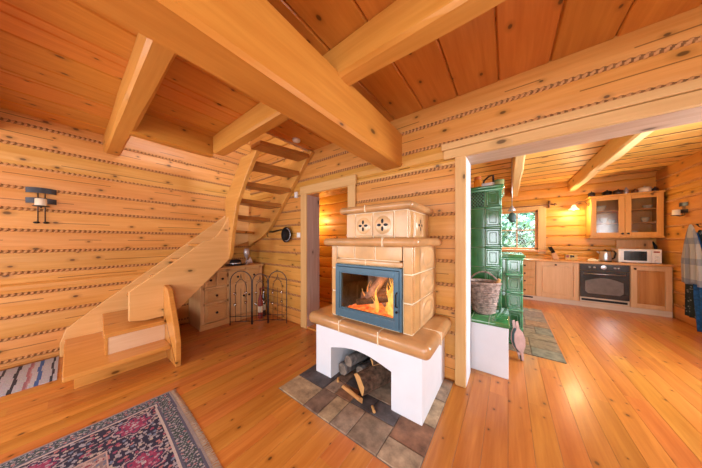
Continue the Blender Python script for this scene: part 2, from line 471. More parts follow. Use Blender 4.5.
# beams
def beam_obj(name, lab, boxes, mat, bev=.012):
    mb = MB()
    for b in boxes: mb.box(*b, bev=bev)
    o = mb.build(name, mat); struct(o); o['label'] = lab; o['category'] = 'beam'; return o
def hewn(name, lab, p0, p1, w, h, mat, axis):
    """long beam with slightly uneven hewn faces"""
    mb = MB(); n = 40
    L = p1-p0
    prof = [(-w/2+.02, 0), (w/2-.02, 0), (w/2, .02), (w/2, h-.02), (w/2-.02, h), (-w/2+.02, h), (-w/2, h-.02), (-w/2, .02)]
    rings = []
    for i in range(n+1):
        a = p0+L*i/n; ring = []
        for j, (u, v) in enumerate(prof):
            d = noise.noise(Vector((a*1.3, j//2*3.1, w*9)))*.012
            q = Vector((c0[0]+u+(d if abs(u) > w*.3 else 0)*(1 if u > 0 else -1), a, c0[1]+v-d*(1 if v < h/2 else 0)))
            ring.append(mb.bm.verts.new(q if axis == 'Y' else Vector((q.y, q.x, q.z))))
        rings.append(ring)
    for i in range(n):
        for k in range(8):
            mb.bm.faces.new((rings[i][k], rings[i][(k+1) % 8], rings[i+1][(k+1) % 8], rings[i+1][k]))
    mb.bm.faces.new(rings[0]); mb.bm.faces.new(rings[-1])
    o = mb.build(name, mat); struct(o, lab, 'beam'); return o
c0 = (-1.025, 2.09)
hewn('ceiling_beam', 'thick hewn main beam running from the camera to the middle log wall', YR, YM+.03, .24, .36, M['beamY'], 'Y')
c0 = (1.14, 2.4)
hewn('ceiling_beam', 'pale cross beam meeting the main beam in front of the stairs', -2.96, XR, .14, .23, M['beamX'], 'X')
c0 = (.32, 2.4)
hewn('ceiling_beam', 'cross beam with its end on the left wall above the stair foot', XL, XR, .14, .23, M['beamX'], 'X')
c0 = (-.5, 2.4)
hewn('ceiling_beam', 'cross beam overhead behind the camera side', XL, XR, .14, .23, M['beamX'], 'X')
c0 = (-1.6, 2.4)
hewn('ceiling_beam', 'rearmost cross beam of the living room', XL, XR, .14, .23, M['beamX'], 'X')
c0 = (-3.08, 2.385)
hewn('ceiling_beam', 'short dark trimmer beam beside the stair opening', .36, 1.10, .12, .26, M['ceil'], 'Y')
c0 = (.125, 2.4)
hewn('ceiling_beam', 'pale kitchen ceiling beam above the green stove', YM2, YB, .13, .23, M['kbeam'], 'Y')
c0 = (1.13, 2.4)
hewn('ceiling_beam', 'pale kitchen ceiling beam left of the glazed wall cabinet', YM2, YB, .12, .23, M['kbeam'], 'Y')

# casings of the big opening and the doorway
t = MB()
t.box(-.385, -.30, YM-.035, YM, 0, 2.07, .006)
struct(t.build('trim_1', M['caseZ']), 'pale upright casing board left of the wide kitchen opening', 'casing')
t = MB()
t.box(-.48, 2.15, YM-.04, YM, 2.055, 2.135, .006); t.box(-.50, 2.17, YM-.05, YM, 2.138, 2.20, .01)
struct(t.build('trim_2', M['caseX']), 'pale head casing above the wide kitchen opening', 'casing')
t = MB()
t.box(-.315, -.297, YM, YM2+.02, 0, 2.07); t.box(1.925, 1.952, YM-.002, YM2+.02, .002, 2.052)
t.box(-.385, -.297, YM2, YM2+.03, 0, 2.07)
struct(t.build('trim_3', M['plaster']), 'whitish lining of the wide kitchen opening', 'casing')
t = MB()
t.box(-2.52, -2.39, YM-.03, YM, 0, 2.0, .006); t.box(-1.62, -1.50, YM-.03, YM, 0, 2.0, .006)
struct(t.build('trim_4', M['caseZ']), 'pale side casings of the hall doorway', 'casing')
t = MB(); t.box(-2.53, -1.49, YM-.035, YM, 1.995, 2.115, .006)
struct(t.build('trim_5', M['caseX']), 'pale head casing of the hall doorway', 'casing')
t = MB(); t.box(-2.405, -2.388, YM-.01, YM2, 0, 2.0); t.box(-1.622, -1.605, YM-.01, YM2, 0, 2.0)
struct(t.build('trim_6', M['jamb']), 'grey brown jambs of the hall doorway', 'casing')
t = MB(); t.box(-2.39, -1.62, YM-.01, YM2, 1.985, 2.0)
struct(t.build('trim_7', M['tread']), 'head lining of the hall doorway', 'casing')
t = MB(); t.box(-2.39, -1.62, YM-.01, YM2+.02, 0, .02, .004)
struct(t.build('trim_8', M['tread']), 'wooden threshold of the hall doorway', 'threshold')

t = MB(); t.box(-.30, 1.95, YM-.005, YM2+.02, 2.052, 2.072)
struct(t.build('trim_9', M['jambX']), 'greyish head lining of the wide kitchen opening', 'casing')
# kitchen window
w = thing('window_1', 'sunny kitchen window with glazing bars beside the green stove', 'window', (.18, YB, 1.09)); w['kind'] = 'structure'
t = MB()
x0, x1, z0, z1 = KWIN
for b in ((x0, x0+.05, z0, z1), (x1-.05, x1, z0, z1), (x0, x1, z0, z0+.05), (x0, x1, z1-.05, z1)):
    t.box(b[0], b[1], YB+.05, YB+.11, b[2], b[3], .005)
t.build('window_frame', M['kit'], w)
t = MB(); t.box(.166, .194, YB+.06, YB+.1, z0, z1); t.box(x0, x1, YB+.06, YB+.1, 1.555, 1.583); t.build('glazing_bar', M['plinth'], w)
t = MB(); t.box(x0+.02, x1-.02, YB+.078, YB+.082, z0+.02, z1-.02); t.build('pane', M['glass'], w)
t = MB()
t.box(x0-.13, x0, YB-.03, YB, z0-.1, z1+.1, .005); t.box(x1, x1+.14, YB-.03, YB, z0-.1, z1+.1, .005)
t.box(x0-.0, x1, YB-.03, YB, z1, z1+.08, .005)
t.build('window_casing', M['caseZ'], w)
t = MB(); t.box(x0-.13, x1+.14, YB-.09, YB+.05, z0-.05, z0, .006); t.build('window_sill', M['worktop'], w)
# windows behind the camera
def room_window(n, lab, axis, face, a0, a1, z0, z1, s):
    w = thing('window_%d' % n, lab, 'window', (0, 0, 0)); w['kind'] = 'structure'
    f = MB(); g = MB()
    def bx(m, u0, u1, d0, d1, v0, v1):
        d0, d1 = sorted((face+s*d0, face+s*d1))
        if axis == 'X': m.box(u0, u1, d0, d1, v0, v1)
        else: m.box(d0, d1, u0, u1, v0, v1)
    for b in ((a0, a0+.06, z0, z1), (a1-.06, a1, z0, z1), (a0, a1, z0, z0+.06), (a0, a1, z1-.06, z1), ((a0+a1)/2-.03, (a0+a1)/2+.03, z0, z1)):
        bx(f, b[0], b[1], .08, .14, b[2], b[3])
    bx(g, a0+.02, a1-.02, .108, .112, z0+.02, z1-.02)
    f.build('window_frame', M['kit'], w); g.build('pane', M['glass'], w)
room_window(2, 'window in the rear wall behind the camera', 'X', YR, -3.3, -1.9, .7, 2.15, -1)
room_window(3, 'glazed terrace door behind the camera', 'X', YR, -.9, 1.3, .15, 2.15, -1)
room_window(4, 'window in the right wall behind the camera', 'Y', XR, -2.3, -.6, .8, 2.1, 1)
room_window(5, 'window in the left wall behind the camera', 'Y', XL, -2.6, -1.2, .85, 2.1, -1)

room_window(6, 'added unseen window for the kitchen fill lamp beside the wide opening', 'Y', XR, 2.55, 3.75, .85, 2.1, 1)  # window made up to hold the added kitchen lamp
# ------------------------------------------------------------------ slate hearths
def slate(name, lab, x0, x1, y0, y1, palette, seed, smax):
    rnd = random.Random(seed); tiles = []
    def split(a0, a1, b0, b1, d):
        w, h = a1-a0, b1-b0
        if max(w, h) < smax or (d > 3 and max(w, h) < smax*1.5 and rnd.random() < .4): tiles.append((a0, a1, b0, b1)); return
        k = rnd.uniform(.38, .62)
        if w > h: split(a0, a0+w*k, b0, b1, d+1); split(a0+w*k, a1, b0, b1, d+1)
        else: split(a0, a1, b0, b0+h*k, d+1); split(a0, a1, b0+h*k, b1, d+1)
    split(x0, x1, y0, y1, 0)
    mb = MB(); mb.box(x0, x1, y0, y1, -.005, .003)
    for a in tiles:
        mb.box(a[0]+.004, a[1]-.004, a[2]+.004, a[3]-.004, .0, .008+rnd.random()*.002, .0025, seg=1)
    o = mb.build(name, M['slate'], recalc=False)
    cols = [rnd.choice(palette) for _ in tiles]
    def tone(p):
        i = (p.index-6)//26 if p.index >= 6 else -1
        return cols[i] if 0 <= i < len(cols) else (.16, .12, .09)
    # faces per bevelled box are constant
    nf = (len(o.data.polygons)-6)//max(1, len(tiles))
    def tone2(p):
        if p.index < 6: return (.20, .15, .11)
        return cols[min(len(cols)-1, (p.index-6)//nf)]
    paint(o, tone2)
    struct(o, lab, 'hearth'); return o
PAL = [(.30, .22, .15), (.42, .32, .21), (.24, .16, .11), (.085, .08, .085), (.46, .35, .22), (.27, .14, .08), (.20, .165, .14), (.48, .36, .21), (.36, .27, .19), (.13, .12, .125)]
slate('hearth_slab', 'brown and grey slate paving around the tiled fireplace', -1.62, -.40, 1.10, 2.11, PAL, 12, .25)
PALK = [(.30, .22, .13), (.24, .22, .15), (.38, .22, .10), (.26, .18, .11), (.34, .25, .15)]
slate('hearth_slab', 'greenish brown stone paving beside the green kitchen stove', -.84, .50, 3.14, 5.3, PALK, 9, .30)

# ------------------------------------------------------------------ fireplace
FP = thing('tiled_fireplace', 'honey tiled fireplace with white arched base and blue grey glazed fire door', 'fireplace', (-.96, 1.75, .009))
m = MB()
ax0, ax1, hz = -1.335, -.715, .30
poly = [(-1.53, .009), (ax0, .009), (ax0, hz)]
for i in range(1, 10):
    u = i/10; poly.append((ax0+(ax1-ax0)*u, hz+.06*math.sin(PI*u)))
poly += [(ax1, hz), (ax1, .009), (-.48, .009), (-.48, .49), (-1.53, .49)]
m.prism(poly, 'Y', 1.47, 2.02)
m.box(-1.53, -.48, 2.02, 2.115, .009, .49)
m.build('base', M['plaster'], FP)
m = MB()
m.box(-1.60, -.41, 1.41, 2.115, .485, .60, .05, seg=5, smooth=True)
for X in (-1.19, -.80): m.box(X-.005, X+.005, 1.408, 2.1, .5, .602, .002, mat=1)
m.box(-.55, -.405, 1.70, 1.71, .5, .6015, .002, mat=1)
m.build('bench_slab', [M['tile_rim'], M['grout']], FP)
# body: grout core with a cavity, tiles on front and sides
BX0, BX1, BY = -1.356, -.556, 1.50
IX0, IX1, IZ0, IZ1 = -1.287, -.635, .614, 1.092
m = MB()
m.box(BX0+.008, IX0+.03, BY+.008, 2.115, .6, 1.26); m.box(IX1-.03, BX1-.008, BY+.008, 2.115, .6, 1.26)
m.box(IX0, IX1, BY+.008, 2.115, 1.06, 1.26); m.box(IX0, IX1, BY+.008, 2.115, .6, .645); m.box(IX0, IX1, 2.03, 2.115, .6, 1.2)
g = .0055
rows = (.602, .831, 1.048, 1.262)
def ftile(x0, x1, z0, z1, mat=1): m.box(x0+g, x1-g, BY, BY+.03, z0+g, z1-g, .006, mat=mat)
for z0, z1 in zip(rows[:-1], rows[1:]):
    ftile(BX0, IX0, z0, z1); ftile(IX1, BX1, z0, z1)
for a, b in ((-1.287, -1.082), (-1.082, -.875), (-.875, -.635)): ftile(a, b, 1.141, 1.262)
ftile(IX0-.0, IX1, .60, .616)
def relief(mb, X, y0, y1, z0, z1, s, mat):
    """square tile with a raised rim and hollow oval medallion, on a plane X"""
    mb.box(min(X, X-s*.03), max(X, X-s*.03), y0+g, y1-g, z0+g, z1-g, .004, mat=mat)
    def fn(u, v):
        a, b = (u-.5)*2, (v-.5)*2
        r = math.sqrt(a*a+b*b)
        h = .014*math.exp(-((r-.80)/.12)**2) + .018*max(0, 1-(r/.66)**2)
        k = (1-abs(a)**6)*(1-abs(b)**6)
        return (X+s*(.0008+h*k), y0+.006+(y1-y0-.012)*u, z0+.006+(z1-z0-.012)*v)
    mb.grid(fn, 22, 22, mat)
for z0, z1 in zip(rows[:-1], rows[1:]):
    m.box(BX1-.03, BX1, BY+.031, 1.655-g, z0+g, z1-g, .006, mat=1)
    relief(m, BX1, 1.655, 2.05, z0, z1, 1, 2)
    m.box(BX1-.03, BX1, 2.05+g, 2.113, z0+g, z1-g, .006, mat=1)
    m.box(BX0, BX0+.03, BY+.031, 1.8, z0+g, z1-g, .006, mat=1); m.box(BX0, BX0+.03, 1.8+g, 2.11, z0+g, z1-g, .006, mat=1)
m.build('tiled_body', [M['grout'], M['tile'], M['tile_pale']], FP, )
m = MB()
m.box(IX0+.004, IX0+.03, 1.53, 2.03, .64, 1.07); m.box(IX1-.03, IX1-.004, 1.53, 2.03, .64, 1.07)
m.box(IX0, IX1, 2.0, 2.03, .64, 1.07); m.box(IX0, IX1, 1.53, 2.03, 1.045, 1.06); m.box(IX0, IX1, 1.53, 2.03, .645, .66)
for k in range(7): m.box(-1.25+.085*k, -1.17+.085*k, 1.99, 2.0, .66, 1.045, .004)
m.build('firebox_lining', M['soot'], FP)
m = MB(); m.box(IX0, IX1, BY-.012, BY+.02, 1.095, 1.139, .012, seg=3, smooth=True); m.box(-.965, -.958, BY-.014, BY+.01, 1.094, 1.14, mat=1)
m.build('lintel_trim', [M['tile_pale'], M['grout']], FP)
# fire door
D = MB()
GX0, GX1, GZ0, GZ1 = -1.226, -.706, .70, 1.012
def frame(mb, x0, x1, z0, z1, a0, a1, b0, b1, y0, y1, bev, mat=0):
    mb.box(x0, a0, y0, y1, z0, z1, bev, mat); mb.box(a1, x1, y0, y1, z0, z1, bev, mat)
    mb.box(a0-.001, a1+.001, y0, y1, z0, b0, bev, mat); mb.box(a0-.001, a1+.001, y0, y1, b1, z1, bev, mat)
frame(D, IX0, IX1, IZ0, IZ1, IX0+.02, IX1-.02, IZ0+.02, IZ1-.02, BY-.02, BY+.03, .003)
frame(D, IX0+.022, IX1-.022, IZ0+.022, IZ1-.022, GX0-.012, GX1+.012, GZ0-.012, GZ1+.012, BY-.026, BY+.01, .004)
frame(D, GX0-.014, GX1+.014, GZ0-.014, GZ1+.014, GX0, GX1, GZ0, GZ1, BY-.016, BY+.01, .002)
fd = D.build('fire_door', M['steel_blue'], FP)
m = MB(); m.box(GX0-.005, GX1+.005, BY-.004, BY, GZ0-.005, GZ1+.005); m.build('glass_pane', M['fireglass'], fd)
m = MB(); m.tube([(-.668, BY-.03, .80), (-.668, BY-.052, .81), (-.668, BY-.052, .90), (-.668, BY-.03, .91)], .006); m.ball((-.668, BY-.04, .765), .010)
m.build('handle', M['black'], fd)
# mantel, upper box, cap
m = MB(); m.box(-1.40, -.495, 1.42, 2.115, 1.256, 1.325, .033, seg=5, smooth=True); m.box(-.775, -.762, 1.4185, 2.1, 1.2555, 1.3265, .006, mat=1)
m.build('mantel', [M['tile_rim'], M['grout']], FP)
UX0, UX1, UY = -1.235, -.622, 1.575
m = MB(); m.box(UX0+.006, UX1-.006, UY+.006, 2.1, 1.32, 1.555)
for a, b in ((UX0, -1.125), (-1.125, -.94), (-.94, -.74), (-.74, UX1)): m.box(a+g, b-g, UY, UY+.03, 1.322+g, 1.55-g, .005, mat=1)
for a, b in ((UY+.03, 1.70), (1.70, 1.93), (1.93, 2.1)): m.box(UX1-.03, UX1, a+g, b-g, 1.322+g, 1.55-g, .005, mat=1)
for a, b in ((UY+.03, 1.75), (1.75, 2.1)): m.box(UX0, UX0+.03, a+g, b-g, 1.322+g, 1.55-g, .005, mat=1)
ub = m.build('upper_tile_box', [M['grout'], M['tile']], FP)
def vent(cx, cz, R, plane):
    """square vent tile with a domed disc and four petal openings"""
    m = MB(); d0 = .012
    def P(u, v, d): return (cx+u, UY-d, cz+v) if plane == 'Y' else (UX1+d, cx+u, cz+v)
    s_ = R*1.18
    if plane == 'Y': m.box(cx-s_, cx+s_, UY-.006, UY+.01, cz-s_, cz+s_, .003)
    else: m.box(UX1-.01, UX1+.006, cx-s_, cx+s_, cz-s_, cz+s_, .003)
    def fn(u, v):
        a = 2*PI*u; r = R*v
        return P(r*math.cos(a), r*math.sin(a), .007+.010*math.cos(v*PI/2)**.6 if v < .999 else .005)
    m.grid(fn, 28, 8)
    for k in range(4):
        a = PI/4*0+k*PI/2
        ring = [P(R*(.40+.26*math.cos(q))*math.cos(a)-R*.15*math.sin(q)*math.sin(a), R*(.40+.26*math.cos(q))*math.sin(a)+R*.15*math.sin(q)*math.cos(a), .0185-.004*(.4+.26*math.cos(q))) for q in [2*PI*i/14 for i in range(14)]]
        f = m.bm.faces.new([m.bm.verts.new(p) for p in ring]); f.material_index = 1
    m.build('vent_plate', [M['tile_pale'], M['black']], ub)
vent(-1.033, 1.435, .075, 'Y'); vent(-.84, 1.435, .079, 'Y'); vent(1.815, 1.435, .078, 'X')
m = MB(); m.box(-1.29, -.575, 1.525, 2.115, 1.55, 1.612, .03, seg=5, smooth=True); m.box(-1.0, -.988, 1.5235, 2.1, 1.5495, 1.6135, .006, mat=1)
m.build('cap', [M['tile_rim'], M['grout']], FP)

# fire: ember bed, burning logs, flames
def log_mesh(mb, p0, p1, r, mat=0, seg=14, endmat=None, split=False):
    p0, p1 = Vector(p0), Vector(p1); t = (p1-p0).normalized(); u = t.orthogonal().normalized(); w = t.cross(u)
    rings = []; n = 7
    for i in range(n):
        ring = []
        for k in range(seg):
            a = 2*PI*k/seg
            q = (.9+.22*noise.noise(Vector((math.cos(a)*2, math.sin(a)*2, i*.35))+p0*9))
            c = math.cos(a)
            if split and c < .15: c = .15*0+(.15 if c > -.2 else .05)
            ring.append(mb.bm.verts.new(p0+(p1-p0)*i/(n-1)+(u*c+w*math.sin(a))*r*q))
        rings.append(ring)
    for i in range(n-1):
        for k in range(seg):
            f = mb.bm.faces.new((rings[i][k], rings[i][(k+1) % seg], rings[i+1][(k+1) % seg], rings[i+1][k])); f.smooth = not split; f.material_index = mat
            if split and (math.cos(2*PI*(k+.5)/seg) < .1) and endmat is not None: f.material_index = endmat
    for rg in (rings[0], rings[-1]):
        f = mb.bm.faces.new(rg); f.material_index = endmat if endmat is not None else mat
M['bark'] = plain('brown_bark', (.13, .075, .045), .95, var=.4, scale=25, bump=.6)
M['barkgrey'] = plain('grey_bark', (.12, .11, .105), .95, var=.4, scale=22, bump=.6)
M['split'] = wood('split_wood', (.66, .42, .16), (.50, .28, .09), 'X', rough=.8, knot=0, grain=3)
M['ashend'] = plain('weathered_log_end', (.24, .19, .15), .9, var=.3, scale=18)
M['ashlog'] = plain('ashen_burning_bark', (.40, .27, .24), .9, var=.35, scale=14, bump=.5)
M['ember'] = emis('glowing_embers', (.9, .06, .01), (1, .32, .06), 1.6, 22)
M['flame'] = emis('yellow_flame', (1, .30, .025), (1, .60, .13), 1.9, 14)
M['flamepale'] = emis('pale_orange_flame', (1, .28, .06), (1, .52, .18), 1.3, 9)
m = MB()
m.grid(lambda u, v: (-1.23+.53*u, 1.56+.40*v, .665+.035*math.sin(PI*u)**.5*math.sin(PI*v)**.5+.02*noise.noise(Vector((u*14, v*10, 0)))), 40, 26)
e = m.build('ember_bed', M['ember']); tag(e, 'glowing orange ember bed on the firebox floor', 'embers', kind='stuff')
for p0, p1, r, lab in (((-1.20, 1.80, .73), (-.92, 1.88, .80), .05, 'ash covered log lying at the back of the fire'),
                       ((-1.05, 1.66, .75), (-.96, 1.88, 1.0), .048, 'pinkish grey log standing upright in the middle of the fire'),
                       ((-1.14, 1.62, .725), (-.80, 1.70, .80), .033, 'thin charred branch lying across the front of the fire'),
                       ((-.92, 1.70, .73), (-.74, 1.86, .90), .045, 'burning log leaning to the right inside flames')):
    m = MB(); log_mesh(m, p0, p1, r); tag(m.build('burning_log', M['ashlog'] if 'charred' not in lab else M['bark']), lab, 'log', 'logs burning behind the fire door')
m = MB()
rnd = random.Random(3)
for kf in range(40):
    cx = -.93+.22*rnd.random(); cy = 1.60+.32*rnd.random(); h = rnd.uniform(.14, .40)*(.7+.35*(cx+.9)/.19); r = rnd.uniform(.014, .034); ph = rnd.uniform(0, 6)
    path = []; rr = []
    for i in range(11):
        q = i/10
        path.append((min(-.715, cx+.035*math.sin(q*5+ph)*q+.02*q), cy+.015*math.cos(q*4+ph), .685+min(h, .325)*q)); rr.append(max(.0015, r*(math.sin(PI*min(1, q*.8+.22))**.8)*(1-q)**.6))
    m.tube(path, rr, 8)
tag(m.build('flame', M['flame']), 'bright yellow flames at the right of the fire', 'fire', kind='stuff')
m = MB()
for cx, cy, h, r in ((-1.05, 1.70, .24, .018), (-1.10, 1.70, .15, .02), (-1.0, 1.66, .12, .02), (-1.08, 1.82, .20, .02), (-.97, 1.64, .10, .016)):
    path = []; rr = []
    for i in range(9):
        q = i/8
        path.append((cx+.03*math.sin(q*5+cx*40)*q, cy+.015*math.cos(q*4), .69+h*q)); rr.append(max(.002, r*(math.sin(PI*min(1, q*.8+.25))**.8)*(1-q)**.5))
    m.tube(path, rr, 10)
tag(m.build('flame', M['flamepale']), 'small orange flames between the logs at the left', 'fire', kind='stuff')

# firewood in the arch
FW = [((-1.27, 1.56, .072), (-1.20, 1.98, .072), .060, 'barkgrey', 'dark grey log lying leftmost on the slate under the arch'),
      ((-1.10, 1.62, .074), (-1.05, 1.98, .074), .062, 'barkgrey', 'dark grey log lying between the left log and the big split log'),
      ((-1.19, 1.55, .180), (-1.12, 1.95, .176), .055, 'barkgrey', 'grey log lying on top of the two grey logs in the arch'),
      ((-1.00, 1.43, .105), (-.83, 1.90, .105), .098, 'bark', 'big brown barked split log with yellow cut face in the arch'),
      ((-1.13, 1.40, .034), (-.93, 1.36, .034), .036, 'split', 'pale yellow split log lying at the front of the arch'),
      ((-.97, 1.60, .225), (-.80, 1.93, .225), .032, 'bark', 'slim brown stick lying on top of the big split log')]
for p0, p1, r, mt, lab in FW:
    m = MB(); log_mesh(m, p0, p1, r, 0, 14, 1, split=(mt in ('bark', 'split')))
    tag(m.build('firewood_log', [M[mt], M['ashend'] if mt == 'barkgrey' else M['split']]), lab, 'log', 'firewood under the fireplace')
for p0, p1, lab in (((-.84, 1.40, .020), (-.80, 1.36, .022), 'wood chip on slate just right of the yellow split log'),
                    ((-1.27, 1.50, .020), (-1.24, 1.46, .021), 'wood chip on slate at the left foot of the arch')):
    m = MB(); log_mesh(m, p0, p1, .012, 0, 8, 0); tag(m.build('wood_chip', M['split']), lab, 'wood chip', 'chips below the arch')

# ------------------------------------------------------------------ staircase
ST = thing('staircase', 'pine winder staircase rising along the left wall to the ceiling opening', 'staircase', (-3.5, .3, 0))
TT = .042
def slab(name, pts, ztop, mat, th=TT):
    m = MB(); m.prism(pts, 'Z', ztop-th, ztop, .008); return m.build(name, mat, ST)
slab('tread', [(-2.885, -.04), (-2.885, .645), (-4.0, .645), (-4.0, -.04)], .19, M['tread'])
m = MB(); m.box(-3.075, -3.05, .02, .645, 0, .149); m.build('riser', M['tread'], ST)
m = MB(); m.box(-3.98, -3.075, .02, .04, 0, .149); m.build('riser', M['tread'], ST)
slab('tread', [(-3.09, .19), (-3.09, .645), (-4.0, .645), (-4.0, .235)], .405, M['tread'])
m = MB(); m.box(-3.15, -3.125, .222, .645, .19, .363); m.build('riser', M['riser'], ST)
m = MB(); m.prism([(-3.12, .20), (-3.12, .22), (-3.99, .262), (-3.99, .242)], 'Z', .19, .363); m.build('riser', M['tread'], ST)
for zt, y0, y1 in ((.62, .44, .72), (.83, .66, .94), (1.045, .88, 1.16)):
    slab('tread', [(-3.25, y0), (-3.25, y1), (-3.99, y1), (-3.99, y0)], zt, M['tread'])
slab('tread', [(-3.25, 1.10), (-3.25, 1.38), (-3.99, 1.74), (-3.99, 1.10)], 1.26, M['tread'])
slab('tread', [(-3.27, 1.36), (-3.335, 1.41), (-3.80, 2.06), (-3.99, 2.06), (-3.99, 1.70), (-3.4, 1.36)], 1.475, M['tread'])
la = [-3.335, -3.207, -3.037, -2.884, -2.64, -2.458]; ra = [-3.806, -3.266, -2.947, -2.707, -2.5, -2.287]
zt = [1.475, 1.69, 1.905, 2.12, 2.345, 2.555]
for i in range(1, 6):
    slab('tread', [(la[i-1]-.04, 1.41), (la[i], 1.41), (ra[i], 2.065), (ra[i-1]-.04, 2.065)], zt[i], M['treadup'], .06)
# strings
m = MB()
m.prism([(-.07, 0), (-.07, .15), (-.03, .30), (.22, .525), (.43, .70), (.80, 1.015), (1.337, 1.475), (2.06, 2.10), (2.06, 1.30), (1.4, 1.05), (.7, .45), (.35, 0)], 'X', -4.04, -3.995, .006)
m.build('wall_string', M['stairY'], ST)
def scurve(p0, p1, n=8): return [(p0[0]+(p1[0]-p0[0])*i/n, p0[1]+(p1[1]-p0[1])*(i/n)**2.2) for i in range(1, n+1)]
m = MB()
top = [(.37, .76), (.80, 1.085), (1.06, 1.30)] + scurve((1.06, 1.30), (1.40, 1.76))
m.prism([(.37, .45)] + top + [(1.40, 1.07), (.80, .485), (.66, .43), (.50, .425)], 'X', -3.25, -3.20, .006)
m.build('outer_string', M['stairY'], ST)
m = MB()
m.prism([(-3.22, 1.03), (-3.30, 1.45), (-3.33, 1.9), (-2.84, 2.41), (-2.45, 2.41), (-2.72, 2.13), (-2.98, 1.79), (-3.10, 1.40), (-3.16, 1.12)], 'Y', 1.36, 1.41, .006)
m.build('upper_string', M['stairX'], ST)
m = MB()
m.prism([(-4.0, 1.20), (-3.8, 1.28), (-3.55, 1.36), (-3.30, 1.51), (-2.85, 1.96), (-2.318, 2.507), (-2.234, 2.573), (-2.30, 2.615), (-2.62, 2.615), (-3.3, 1.95), (-3.6, 1.75), (-4.0, 1.62)], 'Y', 2.055, 2.115, .006)
m.build('wall_string', M['stairX'], ST)
m = MB()
m.prism([(-2.735, 0), (-2.735, .245), (-2.80, .40), (-3.03, .757), (-3.20, .79), (-3.20, .0)], 'Y', .647, .697, .008)
m.build('end_board', M['tread'], ST)

# ------------------------------------------------------------------ sideboard under the stairs
SB = thing('sideboard', 'weathered pine sideboard with black knobs under the stairs', 'sideboard', (-3.78, 1.58, 0))
FX = -3.53
m = MB()
m.box(-4.03, FX-.021, 1.12, 1.15, .0, .86); m.box(-4.03, FX-.021, 2.03, 2.06, 0, .86); m.box(-4.03, -4.01, 1.15, 2.03, .0, .86); m.box(-4.03, FX-.022, 1.125, 2.055, .07, .1)
m.box(-4.03, FX-.025, 1.15, 2.03, .1, .85)
m.build('carcass', M['cabZ'], SB)
m = MB(); m.box(-4.035, FX+.03, 1.09, 2.075, .86, .893, .008); m.build('top', M['cab'], SB)
m = MB(); m.box(-4.03, -3.97, 1.12, 2.06, .893, .955, .008); m.build('back_rail', M['cab'], SB)
m = MB(); m.box(FX-.03, FX+.012, 1.105, 2.07, 0, .085, .01); m.build('plinth', M['cab'], SB)
m = MB()
for a, b in ((1.118, 1.17), (1.47, 1.50), (1.75, 1.78), (2.01, 2.06)): m.box(FX-.02, FX, a, b, .085, .86)
for z in (.37, .60, .845): m.box(FX-.02, FX, 1.15, 2.03, z-.015, z+.015)
m.build('face_frame', M['cabZ'], SB)
def knob(par, X, y, z):
    k = MB(); k.lathe([(.005, 0), (.006, .012), (.017, .018), (.017, .026), (.008, .032)], (X, y, z), 12, axis='X'); k.build('knob', M['black'], par)
for y0, y1, z0, z1, ks in ((1.17, 1.47, .10, .355, 1), (1.17, 1.47, .385, .585, 1), (1.17, 1.31, .615, .83, 1), (1.325, 1.47, .615, .83, 1), (1.50, 1.75, .615, .83, 1), (1.78, 2.01, .615, .83, 1)):
    m = MB(); m.box(FX-.015, FX+.006, y0+.004, y1-.004, z0+.004, z1-.004, .004); m.box(FX, FX+.012, y0+.025, y1-.025, z0+.025, z1-.025, .005)
    d = m.build('drawer', M['cab'], SB); knob(d, FX+.012, (y0+y1)/2, (z0+z1)/2)
for y0, y1, ky in ((1.50, 1.75, 1.72), (1.78, 2.01, 1.81)):
    m = MB(); frame_y = (y0+.004, y1-.004)
    m.box(FX-.015, FX+.004, y0+.004, y1-.004, .10, .585, .004); m.box(FX, FX+.012, y0+.004, y0+.05, .10, .585, .003); m.box(FX, FX+.012, y1-.05, y1-.004, .10, .585, .003)
    m.box(FX, FX+.012, y0+.05, y1-.05, .10, .15, .003); m.box(FX, FX+.012, y0+.05, y1-.05, .535, .585, .003)
    d = m.build('cupboard_door', M['cabZ'], SB); knob(d, FX+.012, ky, .40)
# things on the sideboard
H = thing('felt_hat', 'black felt hat with grey band lying on the sideboard', 'hat', (-3.70, 1.68, .893))
m = MB(); m.lathe([(.155, .004), (.157, .008), (.10, .014), (.085, .03), (.0, .03)], (-3.70, 1.68, .893), 28); m.build('brim', M['blackmatte'], H)
m = MB(); m.lathe([(.087, .012), (.087, .055), (.078, .082), (.05, .095), (.015, .088), (0, .086)], (-3.70, 1.68, .893), 24); m.build('crown', M['blackmatte'], H)
m = MB(); m.lathe([(.0885, .018), (.090, .02), (.0895, .04), (.088, .042)], (-3.70, 1.68, .893), 24); m.build('hat_band', M['silver'], H)
m = MB()
m.lathe([(.035, 0), (.036, .006), (.012, .02), (.009, .06), (.012, .10), (.04, .15), (.05, .20), (.045, .26), (.03, .28), (.028, .275), (.042, .20), (.008, .12)], (-3.72, 1.88, .893), 20)
tag(m.build('glass_goblet', M['silver']), 'pale silvery goblet standing between hat and beige figure', 'goblet')
m = MB()
m.prism([(-.06, 0), (.06, 0), (.055, .05), (.02, .115), (-.01, .05), (-.05, .05)], 'Y', -.02, .02, .006, M=Matrix.Translation((-3.86, 1.99, .893)) @ Matrix.Rotation(PI/3, 4, 'Z'))
tag(m.build('ornament', plain('pale_pink_ceramic', (.75, .52, .42), .4)), 'small pointed pale pink ornament at the right end of the sideboard', 'ornament')

